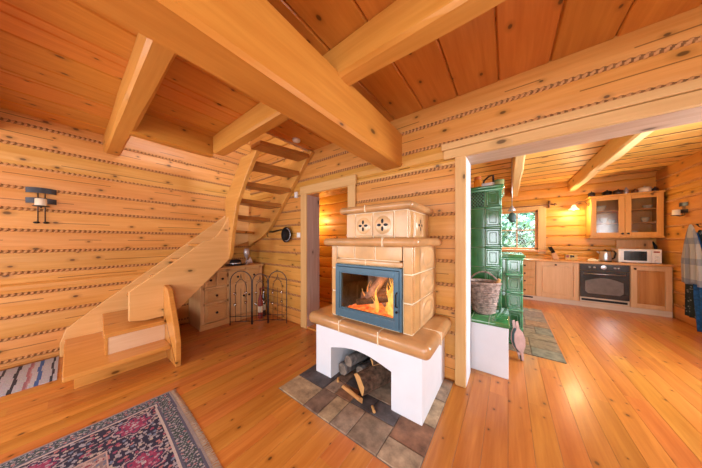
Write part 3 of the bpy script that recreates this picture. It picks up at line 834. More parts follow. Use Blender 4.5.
# bottles in the corner right of the sideboard
M['botred'] = plain('red_label', (.30, .04, .03), .4)
M['botdark'] = plain('dark_bottle_glass', (.05, .035, .03), .1, var=.2, coat=.8)
for bx_, by_, mt, lab in ((-3.42, 2.02, 'botdark', 'dark bottle with red cap in the corner behind the folding screen'), (-3.36, 1.93, 'botred', 'red bottle standing just in front of the dark bottle in the corner')):
    b = thing('bottle', lab, 'bottle', (bx_, by_, 0), 'bottles beside the sideboard')
    m = MB(); m.lathe([(.036, 0), (.038, .01), (.038, .30), (.030, .34), (.014, .40), (.014, .47)], (bx_, by_, 0), 14); m.build('bottle_body', M[mt], b)
    m = MB(); m.lathe([(.0385, .10), (.039, .102), (.039, .20), (.0385, .202)], (bx_, by_, 0), 14); m.build('bottle_label', M['wax'], b)
    m = MB(); m.lathe([(.016, .465), (.017, .47), (.017, .50), (.012, .505)], (bx_, by_, 0), 12); m.build('cap', M['botred'], b)

# folding iron screen with tealight glasses
SC = thing('folding_screen', 'three panel black wrought iron folding screen with arched tops', 'screen', (-3.2, 1.75, 0))
scp = [(-3.44, 1.475), (-3.20, 1.70), (-3.055, 1.885), (-2.80, 2.055)]
for (xa, ya), (xb, yb) in zip(scp[:-1], scp[1:]):
    m = MB(); a, b = Vector((xa, ya, 0)), Vector((xb, yb, 0)); d = (b-a).normalized(); L = (b-a).length; a = a+d*.006; b = b-d*.006; L -= .012
    hs = .66; R = L/2; mid = (a+b)/2
    arch = [a, a+Vector((0, 0, .3)), a+Vector((0, 0, hs))]
    for i in range(1, 12):
        q = PI*i/12; arch.append(mid-d*R*math.cos(q)+Vector((0, 0, hs+R*1.1*math.sin(q))))
    arch += [b+Vector((0, 0, hs)), b+Vector((0, 0, .3)), b]
    m.tube(arch, .007, 8)
    m.tube([a+Vector((0, 0, .05)), b+Vector((0, 0, .05))], .005, 6); m.tube([a+Vector((0, 0, .13)), b+Vector((0, 0, .13))], .005, 6)
    for k in (1, 2, 3):
        q = a+(b-a)*k/4; m.tube([q+Vector((0, 0, .05)), q+Vector((0, 0, hs-.03 if k != 2 else hs-.1))], .0035, 6)
    for sgn in (-1, 1):
        arc = [mid+d*sgn*R*.5*math.cos(t_)+Vector((0, 0, hs-.1+R*.9*math.sin(t_))) for t_ in [PI/2*i/8 for i in range(9)]]
        m.tube(arc, .0035, 6)
        arc2 = [mid+d*sgn*(R*.5-R*.5*math.cos(t_)*1.0)+Vector((0, 0, hs+R*.8-R*.8*math.sin(t_))) for t_ in [PI/2*i/8 for i in range(9)]]
        m.tube(arc2, .0035, 6)
    p = m.build('screen_panel', M['iron'], SC)
    n_ = Vector((d.y, -d.x, 0))
    for k, z in ((1, .30), (3, .48), (1, .47), (3, .33)):
        q = a+(b-a)*k/4+n_*.018+Vector((0, 0, z))
        g_ = MB(); g_.lathe([(.016, 0), (.018, .004), (.02, .038), (.018, .038), (.015, .006), (0, .005)], q, 10); g_.build('tealight_glass', M['cupglass'], p)

# things on the middle wall left of the doorway
PN = thing('frying_pan', 'black long handled pan hanging on the wall left of the doorway', 'pan', (-2.83, YM, 1.4))
m = MB(); m.lathe([(.085, 0), (.125, -.035), (.122, -.036), (.082, -.005), (0, -.005)], (-2.83, YM-.03, 1.40), 28, axis='Y')
m.build('pan_bowl', M['black'], PN)
m = MB(); m.tube([(-2.83+.098*math.cos(a_), YM-.056, 1.40+.098*math.sin(a_)) for a_ in [-1.9+3.4*i/16 for i in range(17)]], .006, 6); m.build('rim_line', M['silver'], PN)
m = MB(); m.tube([(-2.93, YM-.035, 1.48), (-3.02, YM-.03, 1.485), (-3.25, YM-.02, 1.46), (-3.40, YM-.015, 1.46)], [.012, .012, .016, .012], 8)
m.tube([(-3.40, YM-.015, 1.46), (-3.43, YM-.03, 1.42), (-3.39, YM-.03, 1.37)], .006, 6); m.build('handle', M['black'], PN)
m = MB(); m.box(-2.665, -2.61, YM-.03, YM+.006, 1.97, 2.06, .006); tag(m.build('sensor_box', M['whitelt']), 'small white sensor box high on the wall left of the doorway', 'sensor')
m = MB(); m.box(-2.63, -2.555, YM-.012, YM+.006, 1.355, 1.43, .004); m.box(-2.61, -2.575, YM-.018, YM-.01, 1.37, 1.415, .003)
tag(m.build('light_switch', M['whitelt']), 'white light switch beside the doorway casing right of the pan', 'switch')
m = MB(); m.lathe([(.05, 0), (.05, -.022), (.04, -.032), (.0, -.034)], (-2.2, 1.76, ZC), 20); tag(m.build('smoke_detector', M['whitelt']), 'round white smoke detector on the ceiling beside the stair opening', 'smoke detector')

# ------------------------------------------------------------------ wall sconces with a candle
def sconce(lab, clab, c, inward, lit, tw=.17):
    """two bowed metal bands on a stem with a candle dish; inward = +1 wall on the left, -1 wall on the right"""
    x, y, z = c
    s = thing('candle_sconce', lab, 'sconce', (x, y, z-.27), 'candle sconces on the side walls')
    for k, z0 in ((0, .05), (1, -.06)):
        m = MB()
        def fn(u, v):
            b = (u-.5)*2
            return (x+inward*(.012+.028*(1-b*b)), y+b*tw/2, z+z0+.058*v+.004*math.sin(PI*u))
        m.grid(fn, 14, 2)
        def fn2(u, v):
            b = (u-.5)*2
            return (x+inward*(.016+.028*(1-b*b)), y+b*tw/2, z+z0+.058*v+.004*math.sin(PI*u))
        m.grid(fn2, 14, 2); m.build('bowed_band', M['iron'], s)
    m = MB()
    for d in (-.022, .022):
        m.tube([(x+inward*.01, y+d, z+.09), (x+inward*.012, y+d, z-.25 if lit else z-.09)], .004, 6)
    m.build('stem', M['iron'], s)
    if lit:
        for d in (-.03, .03):
            m = MB(); m.ball((x+inward*.018, y+d, z-.262), (.018, .022, .012)); m.build('foot', M['black'], s)
    cdx = .095 if lit else .09
    cy = y if lit else y-.02
    m = MB(); m.lathe([(.05, 0), (.055, .006), (.05, .008), (0, .008)], (x+inward*cdx, cy, z-.095), 18)
    m.tube([(x+inward*.012, y-.02, z-.09), (x+inward*.05, cy*.5+y*.5, z-.105), (x+inward*cdx, cy, z-.095)], .005, 6); m.build('candle_dish', M['iron'], s)
    cd = thing('candle', clab, 'candle', (x+inward*cdx, cy, z-.087))
    m = MB(); m.lathe([(.038, 0), (.039, .004), (.038, .07 if lit else .085), (.03, .075 if lit else .089), (.0, .07 if lit else .086)], (x+inward*cdx, cy, z-.087), 18); m.build('wax_body', M['wax'], cd)
    m = MB(); m.tube([(x+inward*cdx, cy, z-.018), (x+inward*(cdx+.002), cy, z)], .0015, 6); m.build('wick', M['black'], cd)
sconce('iron band candle sconce with two long stems on the left wall', 'short pillar candle on the sconce of the left wall', (XL, -.185, 1.76), 1, True, .19)
sconce('iron band candle sconce on the kitchen wall above the aprons', 'cream pillar candle on the kitchen wall sconce', (XR, 5.84, 1.80), -1, False, .20)

# ------------------------------------------------------------------ rugs
def rug(name, lab, x0, x1, y0, y1, res, fn, th=.008, wave=0):
    m = MB(); nx, ny = int((x1-x0)/res), int((y1-y0)/res)
    def P(u, v):
        X, Y = x0+(x1-x0)*u, y0+(y1-y0)*v
        return (X+wave*math.sin(v*9+1)*(u-.0), Y+wave*1.5*math.sin(u*5), th+.0005*math.sin(X*60)*math.sin(Y*57))
    m.grid(P, nx, ny, smooth=False)
    nf = nx*ny
    # edge skirt down to the floor
    b = [e for e in m.bm.edges if e.is_boundary]
    r = bmesh.ops.extrude_edge_only(m.bm, edges=b)
    for v in r['geom']:
        if isinstance(v, bmesh.types.BMVert): v.co.z = 0.0005
    o = m.build(name, M['weave'], recalc=False)
    paint(o, lambda p: fn(p.center.x, p.center.y))
    return tag(o, lab, 'rug')
NAVY, BURG, CREAM, TEAL, PINK, BLUE, DGREEN, GREY = (.022, .020, .050), (.26, .030, .055), (.46, .38, .32), (.10, .15, .15), (.42, .17, .17), (.045, .08, .20), (.05, .075, .07), (.30, .29, .30)
RX0, RX1, RY0, RY1 = -2.33, -.63, -1.3, .515
def hsh(i, j, k): 
    v = math.sin(i*127.1+j*311.7+k*74.7)*43758.5453
    return v-math.floor(v)
def cell(x, y, s):
    i, j = math.floor(x/s), math.floor(y/s); best = 9; idv = 0
    for a in (-1, 0, 1):
        for b in (-1, 0, 1):
            px, py = (i+a+.2+.6*hsh(i+a, j+b, 1))*s, (j+b+.2+.6*hsh(i+a, j+b, 2))*s
            d = math.hypot(x-px, y-py)/s
            if d < best: best = d; idv = hsh(i+a, j+b, 3)
    return best, idv
LILAC, DUSK = (.34, .32, .36), (.10, .10, .15)
def persian(x, y):
    d = min(x-RX0, RX1-x, RY1-y, y-RY0)
    side = min(x-RX0, RX1-x) < min(RY1-y, y-RY0)
    along = y if side else x
    if d < .010: return (.30, .25, .24)
    if d < .105:
        q = math.sin(along*2*PI/.06+3*math.sin(d*2*PI/.1)); c, i = cell(x, y, .026)
        if d < .022 or d > .093: return DUSK
        if abs(q) < .28: return LILAC
        if c < .26: return (CREAM, PINK, TEAL, LILAC)[int(i*4)]
        return DGREEN if i > .5 else (.06, .07, .10)
    if d < .118: return (.52, .44, .40)
    if d < .365:
        e = d-.24
        k = (along-(RY1-.24 if side else RX0+.24))/.40
        kk = (k-round(k))*.40
        rr = math.hypot(kk, e); ang = math.atan2(e, kk)
        lob = .088*(1+.13*math.cos(ang*8))
        if rr < .012: return (.5, .42, .42)
        if rr < lob*.85:
            c, i = cell(x, y, .022)
            if c < .34: return (LILAC, (.45, .25, .30), (.06, .05, .10), (.36, .08, .16))[int(i*4)]
            return (.30, .035, .10)
        if rr < lob: return (.05, .03, .08)
        if rr < lob+.009: return (.46, .34, .34)
        c, i = cell(x+.3, y, .034)
        if c < .30: return (LILAC, CREAM, PINK, (.30, .06, .12), LILAC, (.16, .20, .30))[int(i*6)]
        if abs(math.sin(kk*24+5*math.sin(e*22))) < .22: return (.34, .28, .28)
        return NAVY
    if d < .376: return (.48, .34, .30)
    if d < .46:
        e = (d-.418)/.042; q = math.sin(along*2*PI/.09)
        c, i = cell(x, y, .024)
        if abs(e-q*.6) < .22: return (.50, .36, .32)
        if c < .3: return (BURG, (.12, .15, .25), CREAM)[int(i*3)]
        return (.26, .19, .19) if i > .4 else (.34, .25, .23)
    if d < .470: return (.06, .05, .09)
    c, i = cell(x, y, .045)
    if c < .26: return ((.05, .10, .26), BURG, (.52, .46, .42), DUSK, PINK, LILAC)[int(i*6)]
    if c > .66: return (.15, .14, .18)
    return (.42, .38, .37) if i > .35 else (.30, .27, .28)
rug('persian_rug', 'navy and burgundy persian rug with cream fringe on the living room floor', RX0, RX1, RY0, RY1, .0066, persian, .010, .006)
m = MB(); x = RX0
rnd = random.Random(2)
while x < RX1:
    yy = RY1+.009*math.sin((x-RX0)/1.7*5)
    m.tube([(x, yy-.01, .008), (x+rnd.uniform(-.006, .006), yy+.018, .005), (x+rnd.uniform(-.01, .01), yy+.036, .004)], .0022, 4); x += .006
fr = m.build('fringe', plain('cream_fringe', (.55, .42, .30), .95, var=.15))
PR = bpy.data.objects['persian_rug']; fr.parent = PR; fr.matrix_parent_inverse = Matrix.Translation(-Vector(PR.location)); fr['label'] = 'cream fringe'; fr['kind'] = 'stuff'
Cn = Vector((-2.325, .545, 0)); th_ = -.03
PR.rotation_euler.z = th_; PR.location = Cn+Matrix.Rotation(th_, 3, 'Z') @ (Vector(PR.location)-Cn)
STR = [(.014, (.03, .03, .045)), (.055, (.44, .45, .50)), (.024, (.05, .12, .34)), (.032, (.46, .47, .52)), (.012, (.42, .24, .26)), (.016, (.34, .14, .17)), (.048, (.44, .44, .48)), (.020, (.03, .03, .045)), (.065, (.42, .42, .47)), (.018, (.04, .04, .05)), (.06, (.43, .43, .47))]
def stripes(x, y):
    d = (-.075-y)
    d = d+.004*math.sin(x*17)
    d -= .022
    if d < 0: return (.44, .45, .50)
    t_ = d % sum(s_ for s_, _ in STR)
    for s_, c in STR:
        if t_ < s_: return tuple(v*(.88+.24*random.random()) for v in c)
        t_ -= s_
    return c
rug('rag_rug', 'pale striped rag rug with dark and blue stripes beside the stair foot', -4.03, -3.385, -1.0, -.075, .008, stripes, .008)

# ------------------------------------------------------------------ green kitchen stove
GS = thing('tiled_stove', 'green glazed tiled stove with white plinth seen through the wide opening', 'stove', (-.35, 3.1, 0))
m = MB(); m.box(-.84, .004, 2.455, 3.05, 0, .475, .006); m.build('white_plinth', M['plaster'], GS)
m = MB(); m.box(-.845, .012, 2.445, 3.05, .475, .515, .012, smooth=True)
for X in (-.30, -.15): m.box(X-.004, X+.004, 2.444, 3.0, .48, .516, mat=1)
m.build('plinth_top', [M['green'], M['grout_g']], GS)
def green_block(name, x0, x1, y0, y1, z0, z1, rows, xs, moulded):
    m = MB(); m.box(x0+.006, x1-.006, y0+.006, y1, z0, z1)
    zz = [z0+(z1-z0)*i/rows for i in range(rows+1)]
    for i in range(rows):
        for a, b in zip(xs[:-1], xs[1:]):
            m.box(a+.003, b-.003, y0, y0+.02, zz[i]+.003, zz[i+1]-.003, .005, mat=1)
        ys = [y0+.02, (y0+y1)/2, y1]
        for a, b in zip(ys[:-1], ys[1:]): m.box(x1-.02, x1, a+.003, b-.003, zz[i]+.003, zz[i+1]-.003, .005, mat=1)
        a, b = xs[moulded], xs[moulded+1]; c = (a+b)/2; w = (b-a)
        # moulded upright tile: raised rectangular beads and a rounded inner panel
        e = zz[i]+.028; f = zz[i+1]-.028
        for q0, q1, r0, r1 in ((a+.012, a+.024, e, f), (b-.024, b-.012, e, f), (a+.012, b-.012, e, e+.012), (a+.012, b-.012, f-.012, f)):
            m.box(q0, q1, y0-.014, y0+.002, r0, r1, .005, mat=2, smooth=True)
        for q0, q1, r0, r1 in ((a+.042, a+.050, e+.03, f-.03), (b-.050, b-.042, e+.03, f-.03), (a+.042, b-.042, e+.03, e+.038), (a+.042, b-.042, f-.038, f-.03)):
            m.box(q0, q1, y0-.008, y0+.002, r0, r1, .003, mat=2, smooth=True)
        if i: m.box(a-.004, b+.010, y0-.03, y0+.02, zz[i]-.018, zz[i]+.018, .014, mat=2, smooth=True, seg=3)
        m.box(b-.012, b+.006, y0-.012, y0+.02, zz[i], zz[i+1], .008, mat=2, smooth=True, seg=3)
    m.box(x0-.01, x1+.03, y0-.035, y1, z1-.005, z1+.03, .014, mat=1, smooth=True, seg=3)
    m.box(x0-.01, x1+.018, y0-.02, y1, z1-.035, z1-.004, .012, mat=2, smooth=True, seg=3)
    return m.build(name, [M['grout_g'], M['green'], M['greenlt']], GS), zz
tw, zz = green_block('stove_tower', -.83, -.065, 3.0, 3.55, .515, 1.93, 6, [-.83, -.62, -.42, -.22, -.065], 3)
m = MB()   # lattice vent in the top tile
a, b = -.40, -.235; e, f = zz[5]+.02, zz[6]-.03
m.box(a, b, 2.992, 3.001, e, f, mat=1)
for k in range(-4, 8):
    p = a+(b-a)*k/5
    for sg in (1, -1):
        pts = []
        q0, q1 = (p, e), (p+(f-e)*.8, f)
        if sg < 0: q0, q1 = (q0[0], f), (q1[0], e)
        (X0, Z0), (X1, Z1) = q0, q1
        if X0 < a: t_ = (a-X0)/(X1-X0); X0, Z0 = a, Z0+(Z1-Z0)*t_
        if X1 > b: t_ = (b-X0)/(X1-X0); X1, Z1 = b, Z0+(Z1-Z0)*t_
        if X1 > X0+.01: m.tube([(X0, 2.99, Z0), (X1, 2.99, Z1)], .004, 6)
m.build('lattice_vent', [M['greenlt'], M['black']], tw)
green_block('stove_bench', -.84, .14, 3.3, 4.1, 0.009, 1.10, 5, [-.84, -.5, -.25, -.02, .14], 3)
# things on the tower
zt_ = 1.96
J = thing('orange_jar', 'orange jar with red lid standing on top of the green stove', 'jar', (-.31, 3.12, zt_))
m = MB(); m.lathe([(.04, 0), (.043, .01), (.043, .10), (.034, .12)], (-.31, 3.12, zt_), 16); m.build('jar_body', plain('orange_glass', (.75, .25, .02), .2), J)
m = MB(); m.lathe([(.038, .12), (.04, .125), (.04, .155), (.0, .158)], (-.31, 3.12, zt_), 16); m.build('lid', plain('orange_red_lid', (.6, .18, .05), .4), J)
J = thing('flat_iron', 'old flat iron with dark curved handle on top of the green stove', 'iron', (-.185, 3.06, zt_))
m = MB(); m.prism([(-.075, -.045), (.03, -.045), (.085, 0), (.03, .045), (-.075, .045)], 'Z', 0, .045, .006, M=Matrix.Translation((-.185, 3.06, zt_))); m.build('sole', M['silver'], J)
m = MB(); m.tube([(-.245, 3.06, zt_+.045), (-.235, 3.06, zt_+.085), (-.19, 3.06, zt_+.125), (-.145, 3.06, zt_+.135), (-.14, 3.06, zt_+.045)], .011, 8); m.build('handle', M['blackmatte'], J)
J = thing('tin_can', 'low green tin on the right edge of the stove top', 'tin', (-.085, 3.06, zt_))
m = MB(); m.lathe([(.048, 0), (.05, .004), (.05, .05), (.046, .054)], (-.085, 3.06, zt_), 18); m.build('tin_body', plain('olive_tin', (.25, .27, .10), .4), J)
m = MB(); m.lathe([(.052, .05), (.053, .054), (.052, .064), (0, .066)], (-.085, 3.06, zt_), 18); m.build('lid', plain('green_lid', (.10, .22, .09), .4), J)
# basket on the plinth
BK = thing('wicker_basket', 'grey brown wicker basket with handle standing on the stove plinth', 'basket', (-.215, 2.72, .515))
m = MB()
bc = Vector((-.215, 2.72, .518)); hB = .32
def bprof(t_): return .088+.052*t_
nrow, seg = 16, 44
for j in range(nrow):
    pts = []
    for k in range(seg+1):
        a = 2*PI*k/seg; r = bprof((j+.5)/nrow)+.006*(1 if (k+j) % 2 else -1)
        pts.append(bc+Vector((r*1.05*math.cos(a), r*.85*math.sin(a), .01+hB*(j+.5)/nrow)))
    m.tube(pts, .0115, 5, caps=False)
m.lathe([(.085, .0), (.085, .012), (0, .012)], bc, 24)
pts = [bc+Vector(((.145*1.05)*math.cos(2*PI*k/30), .145*.85*math.sin(2*PI*k/30), hB+.012)) for k in range(31)]
m.tube(pts, .015, 6, caps=False)
M['wick'] = plain('grey_wicker', (.42, .32, .27), .7, var=.35, scale=30)
bw = m.build('basket_body', M['wick'], BK)
m = MB(); m.tube([bc+Vector((-.14+.28*i/16*1.0, .0, hB+.005+.12*math.sin(PI*i/16)**.7)) for i in range(17)], .008, 8); m.build('handle', M['wick'], BK)
m = MB(); log_mesh(m, (-.21, 2.73, .545), (-.07, 2.69, .90), .018, 0, 10, 1); tag(m.build('kindling_stick', [M['split'], M['split']]), 'pale split stick poking out of the wicker basket', 'stick')
# bellows leaning on the plinth
BL = thing('bellows', 'wooden fireplace bellows leaning against the white stove plinth', 'bellows', (.11, 2.93, 0))
Mb = Matrix.Translation((.115, 2.93, .012)) @ Matrix.Rotation(-.13, 4, 'Y') @ Matrix.Scale(.9, 4) @ Matrix.Scale(.85, 4, (1, 0, 0))
out = [(-.012, 0), (.012, 0), (.02, .09), (.07, .16), (.085, .24), (.065, .32), (.022, .37), (.018, .46), (-.018, .46), (-.022, .37), (-.065, .32), (-.085, .24), (-.07, .16), (-.02, .09)]
M['bellw'] = plain('rosy_bellows_wood', (.42, .27, .24), .5, var=.15)
M['bellt'] = plain('dark_teal_leather', (.05, .09, .09), .6, var=.2)
R90 = Matrix.Rotation(PI/2*0, 4, 'Z')
for d, nm in ((-.034, 'front_board'), (.022, 'back_board')):
    m = MB(); m.prism([(u, v) for u, v in out], 'Y', d, d+.012, .003, M=Mb @ Matrix.Rotation(.75, 4, 'Z')); m.build(nm, M['bellw'], BL)
m = MB(); m.prism([(u*.92, v*.98+.004) for u, v in out[2:7]+out[9:]] , 'Y', -.022, .022, .0, M=Mb @ Matrix.Rotation(.75, 4, 'Z')); m.build('leather_gusset', M['bellt'], BL)
m = MB(); m.lathe([(.012, -.01), (.009, .0), (.013, .05)], (0, 0, 0), 10, M=Mb); m.build('nozzle', M['iron'], BL)
# utensils hanging from the beam side, right of the tower
for k, (ux, uy, zb, kind, lab) in enumerate(((.045, 3.6, 1.62, 'ladle', 'dark green ladle hanging in front of the kitchen window'), (.045, 3.9, 1.75, 'skimmer', 'grey skimmer hanging behind the dark ladle'))):
    u = thing('hanging_' + kind, lab, kind, (ux, uy, zb), 'utensils hanging from the kitchen beam')
    m = MB(); m.tube([(ux, uy, 2.42), (ux, uy, zb+.06)], .0035, 6); m.build('handle', M['steel'], u)
    m = MB()
    if kind == 'ladle': m.ball((ux, uy, zb), (.045, .045, .07))
    else: m.lathe([(.045, -.01), (.05, 0), (.045, .012), (.01, .07)], (ux, uy, zb), 16)
    m.build('bowl', M['bellt'] if kind == 'ladle' else M['silver'], u)
m = MB(); m.tube([(.045, 3.5, 2.43), (.045, 4.1, 2.43)], .006, 6); tag(m.build('utensil_rail', M['steel']), 'thin steel rail fixed to the kitchen beam above the ladles', 'rail')

# ------------------------------------------------------------------ kitchen base units
KY = 6.10
def unit(name, lab, x0, x1, mat, zlo=.095, zhi=.855):
    t_ = thing(name, lab, 'cabinet', ((x0+x1)/2, KY+.28, 0))
    m = MB(); m.box(x0+.001, x1-.001, KY+.02, YB-.004, .0, zhi) if zlo < 0 else m.box(x0+.001, x1-.001, KY+.02, YB-.004, zlo, zhi)
    m.build('carcass', mat, t_); return t_
def panel_door(par, x0, x1, z0, z1, fm, pm, name='door'):
    m = MB(); w_ = .075
    m.box(x0+.003, x0+w_, KY, KY+.02, z0, z1, .003); m.box(x1-w_, x1-.003, KY, KY+.02, z0, z1, .003)
    m.box(x0+w_, x1-w_, KY, KY+.02, z0, z0+w_, .003); m.box(x0+w_, x1-w_, KY, KY+.02, z1-w_, z1, .003)
    m.box(x0+w_-.004, x1-w_+.004, KY+.016, KY+.0195, z0+w_-.004, z1-w_+.004, mat=1)
    m.box(x0+w_+.03, x1-w_-.03, KY+.006, KY+.018, z0+w_+.03, z1-w_-.03, .004, mat=1)
    return m.build(name, [fm, pm], par)
def kknob(par, x, z, Y=KY):
    k = MB(); k.lathe([(.006, 0), (.006, -.014), (.017, -.019), (.017, -.027), (.009, -.031)], (x, Y, z), 12, axis='Y'); k.build('knob', M['black'], par)
u = unit('drawer_unit', 'narrow oak drawer unit between the green stove and the pale cabinet', .10, .485, M['kit'])
for z0, z1 in ((.10, .33), (.335, .50), (.505, .66), (.665, .85)):
    m = MB(); m.box(.104, .481, KY, KY+.02, z0, z1, .004); m.box(.13, .455, KY-.006, KY+.004, z0+.025, z1-.025, .004); d = m.build('drawer', M['kit'], u); kknob(d, .30, (z0+z1)/2, KY-.006)
u = unit('base_cabinet', 'pale oak base cabinet with one panel door left of the oven', .487, 1.140, M['kitpale'])
d = panel_door(u, .49, 1.138, .10, .85, M['kitpale'], M['kitpale']); kknob(d, .80, .80)
u = unit('base_cabinet', 'oak base cabinet with dark grained panel right of the oven', 1.782, 2.235, M['kitpale'])
d = panel_door(u, 1.784, 2.233, .10, .85, M['kitpale'], M['kitdark']); kknob(d, 1.83, .80)
m = MB(); m.box(.08, 2.245, KY-.03, YB-.003, .857, .893, .006); tag(m.build('worktop', M['worktop']), 'continuous oak worktop on the kitchen base cabinets', 'worktop')
pb = thing('plinth_board', 'pale plinth board below the kitchen base cabinets', 'plinth', (1.2, KY+.04, 0))
m = MB(); m.box(.08, 2.235, KY+.015, KY+.04, .0, .094); m.build('board', M['plinth'], pb)
m = MB(); m.box(.24, .44, KY+.010, KY+.016, .045, .075, .002); m.build('vent_slot', M['black'], pb)
# oven
OV = thing('built_in_oven', 'black built in oven with arched window below the worktop', 'oven', (1.46, KY+.28, 0))
m = MB(); m.box(1.142, 1.780, KY+.02, YB-.004, .095, .855); m.build('carcass', M['kit'], OV)
m = MB(); m.box(1.15, 1.772, KY-.012, KY+.02, .725, .848, .004); cp = m.build('control_panel', M['ovenblack'], OV)
for k in (1.28, 1.34, 1.60, 1.64): 
    kk = MB(); kk.lathe([(.017, 0), (.016, -.02), (.012, -.024), (0, -.025)], (k, KY-.012, .79), 14, axis='Y'); kk.build('knob', M['steel'], cp)
m = MB(); m.lathe([(.038, 0), (.04, -.004), (.034, -.006), (0, -.006)], (1.46, KY-.012, .795), 20, axis='Y'); m.build('clock', M['silver'], cp)
m = MB(); m.box(1.15, 1.772, KY-.012, KY+.02, .20, .72, .004); dr = m.build('oven_door', M['ovenblack'], OV)
m = MB()
wx0, wx1, wz0, wz1 = 1.22, 1.70, .28, .52
poly = [(wx0, wz0+.04), (wx0+.04, wz0), (wx1-.04, wz0), (wx1, wz0+.04), (wx1, wz1)] + [(wx1-(wx1-wx0)*i/10, wz1+.07*math.sin(PI*i/10)) for i in range(1, 10)] + [(wx0, wz1)]
m.prism(poly, 'Y', KY-.016, KY-.011); m.build('window', M['ovenglass'], dr)
m = MB(); m.tube([(1.20, KY-.012, .665), (1.20, KY-.045, .665), (1.72, KY-.045, .665), (1.72, KY-.012, .665)], .009, 8); m.build('handle', M['steel'], dr)
m = MB(); m.box(1.15, 1.772, KY-.006, KY+.02, .105, .195, .003); m.box(1.17, 1.75, KY-.009, KY, .13, .172, .002, mat=1); m.build('lower_rail', [M['plinth'], M['black']], OV)
# worktop things
ZW = .893
MW = thing('microwave', 'white microwave with dark window on the worktop below the wall cabinet', 'microwave', (1.93, 6.40, ZW))
m = MB(); m.box(1.685, 2.175, 6.25, 6.60, ZW+.008, ZW+.255, .006)
for fx in (1.71, 2.15):
    for fy in (6.28, 6.57): m.lathe([(.012, 0), (.012, .01)], (fx, fy, ZW), 8)
m.build('case', M['white'], MW)
m = MB(); m.box(1.70, 2.055, 6.235, 6.252, ZW+.015, ZW+.248, .004); md = m.build('door', M['white'], MW)
m = MB(); m.box(1.745, 2.01, 6.232, 6.236, ZW+.045, ZW+.218, .001); m.build('window', M['ovenblack'], md)
m = MB(); m.box(2.06, 2.17, 6.238, 6.252, ZW+.015, ZW+.248, .004); mp = m.build('control_panel', M['white'], MW)
m = MB(); m.box(2.082, 2.148, 6.235, 6.239, ZW+.195, ZW+.222, .001); m.build('display', M['botred'], mp)
for k in range(2):
    m = MB(); m.lathe([(.017, 0), (.015, -.016), (0, -.017)], (2.115, 6.238, ZW+.13-.065*k), 14, axis='Y'); m.build('knob', M['whitelt'], mp)
KE = thing('electric_kettle', 'steel electric kettle with black handle left of the microwave', 'kettle', (1.545, 6.32, ZW))
kc = (1.535, 6.32, ZW)
m = MB(); m.lathe([(.085, 0), (.086, .02), (.08, .022)], kc, 24); m.build('base', M['black'], KE)
m = MB(); m.lathe([(.082, .022), (.084, .03), (.078, .15), (.068, .20), (.066, .205)], kc, 24); m.tube([(1.46, 6.32, ZW+.17), (1.435, 6.32, ZW+.19), (1.43, 6.32, ZW+.205)], [.02, .014, .01], 8); m.build('kettle_body', M['steel'], KE)
m = MB(); m.lathe([(.067, .203), (.066, .212), (.03, .222), (.012, .224), (.012, .24), (0, .242)], kc, 24); m.build('lid', M['black'], KE)
m = MB(); m.tube([(1.60, 6.32, ZW+.21), (1.645, 6.32, ZW+.215), (1.668, 6.32, ZW+.17), (1.655, 6.32, ZW+.08), (1.613, 6.32, ZW+.05)], .013, 8); m.build('handle', M['black'], KE)
m = MB(); m.box(1.75, 2.20, 6.605, 6.625, ZW, 1.325, .02, seg=4); tag(m.build('cutting_board', M['kit']), 'large oak board leaning on the wall behind the microwave', 'board')
m = MB(); m.lathe([(.12, 0), (.125, .02), (.11, .06), (.075, .09), (.06, .06), (.0, .03)], (2.16, 6.6, 1.16), 20, axis='Y', M=None) if False else m.tube([(2.19, 6.62, 1.30), (2.225, 6.60, 1.20), (2.228, 6.60, 1.10), (2.215, 6.6, ZW+.02)], [.012, .02, .02, .012], 8)
tag(m.build('black_tray', M['black']), 'black rounded tray edge beside the oak board at the corner', 'tray')
KB = thing('knife_block', 'slanted wooden knife block on the worktop below the window corner', 'knife block', (.87, 6.42, ZW))
Mk = Matrix.Translation((.89, 6.42, ZW)) @ Matrix.Rotation(-.5, 4, 'Y')
m = MB(); m.prism([(.895, ZW), (.80, ZW), (.765, ZW+.13), (.84, ZW+.16)], 'Y', 6.37, 6.47, .004); m.build('block', M['kit'], KB)
for i, (kx, ky) in enumerate(((.785, 6.395), (.81, 6.42), (.80, 6.45), (.825, 6.39))):
    kn = MB(); p = Vector((kx, ky, ZW+.14+.4*(kx-.785))); q = p+Vector((-.06, 0, .13))
    kn.tube([p, (p+q)/2, q], [.010, .012, .010], 8); tag(kn.build('knife', M['black']), ['black handled knife, leftmost in the wooden knife block', 'black handled knife in the middle of the knife block', 'black handled knife at the back of the knife block', 'black handled knife, rightmost in the wooden knife block'][i], 'knife', 'knives in the knife block')
BX = thing('tea_box', 'small box with a red and black label on the worktop near the knives', 'box', (1.09, 6.5, ZW))
m = MB(); m.box(1.0, 1.185, 6.46, 6.54, ZW, ZW+.115, .003); m.build('carton', plain('yellow_carton', (.60, .40, .12), .6), BX)
m = MB(); m.box(1.01, 1.055, 6.4575, 6.461, ZW+.05, ZW+.105); m.build('red_label', M['botred'], BX)
m = MB(); m.box(1.075, 1.10, 6.4575, 6.461, ZW+.05, ZW+.10); m.box(1.105, 1.135, 6.4575, 6.461, ZW+.06, ZW+.095); m.build('black_label', M['black'], BX)
m = MB(); m.grid(lambda u, v: (1.29+.19*u, 6.30+.12*v, ZW+.004+.05*math.sin(PI*u)*math.sin(PI*v)*(1+.5*noise.noise(Vector((u*6, v*6, 1)))) ), 14, 10)
m.grid(lambda u, v: (1.29+.19*u, 6.30+.12*v, ZW+.001), 1, 1)
tag(m.build('dish_cloth', M['wax']), 'crumpled cream cloth on the worktop left of the kettle', 'cloth')

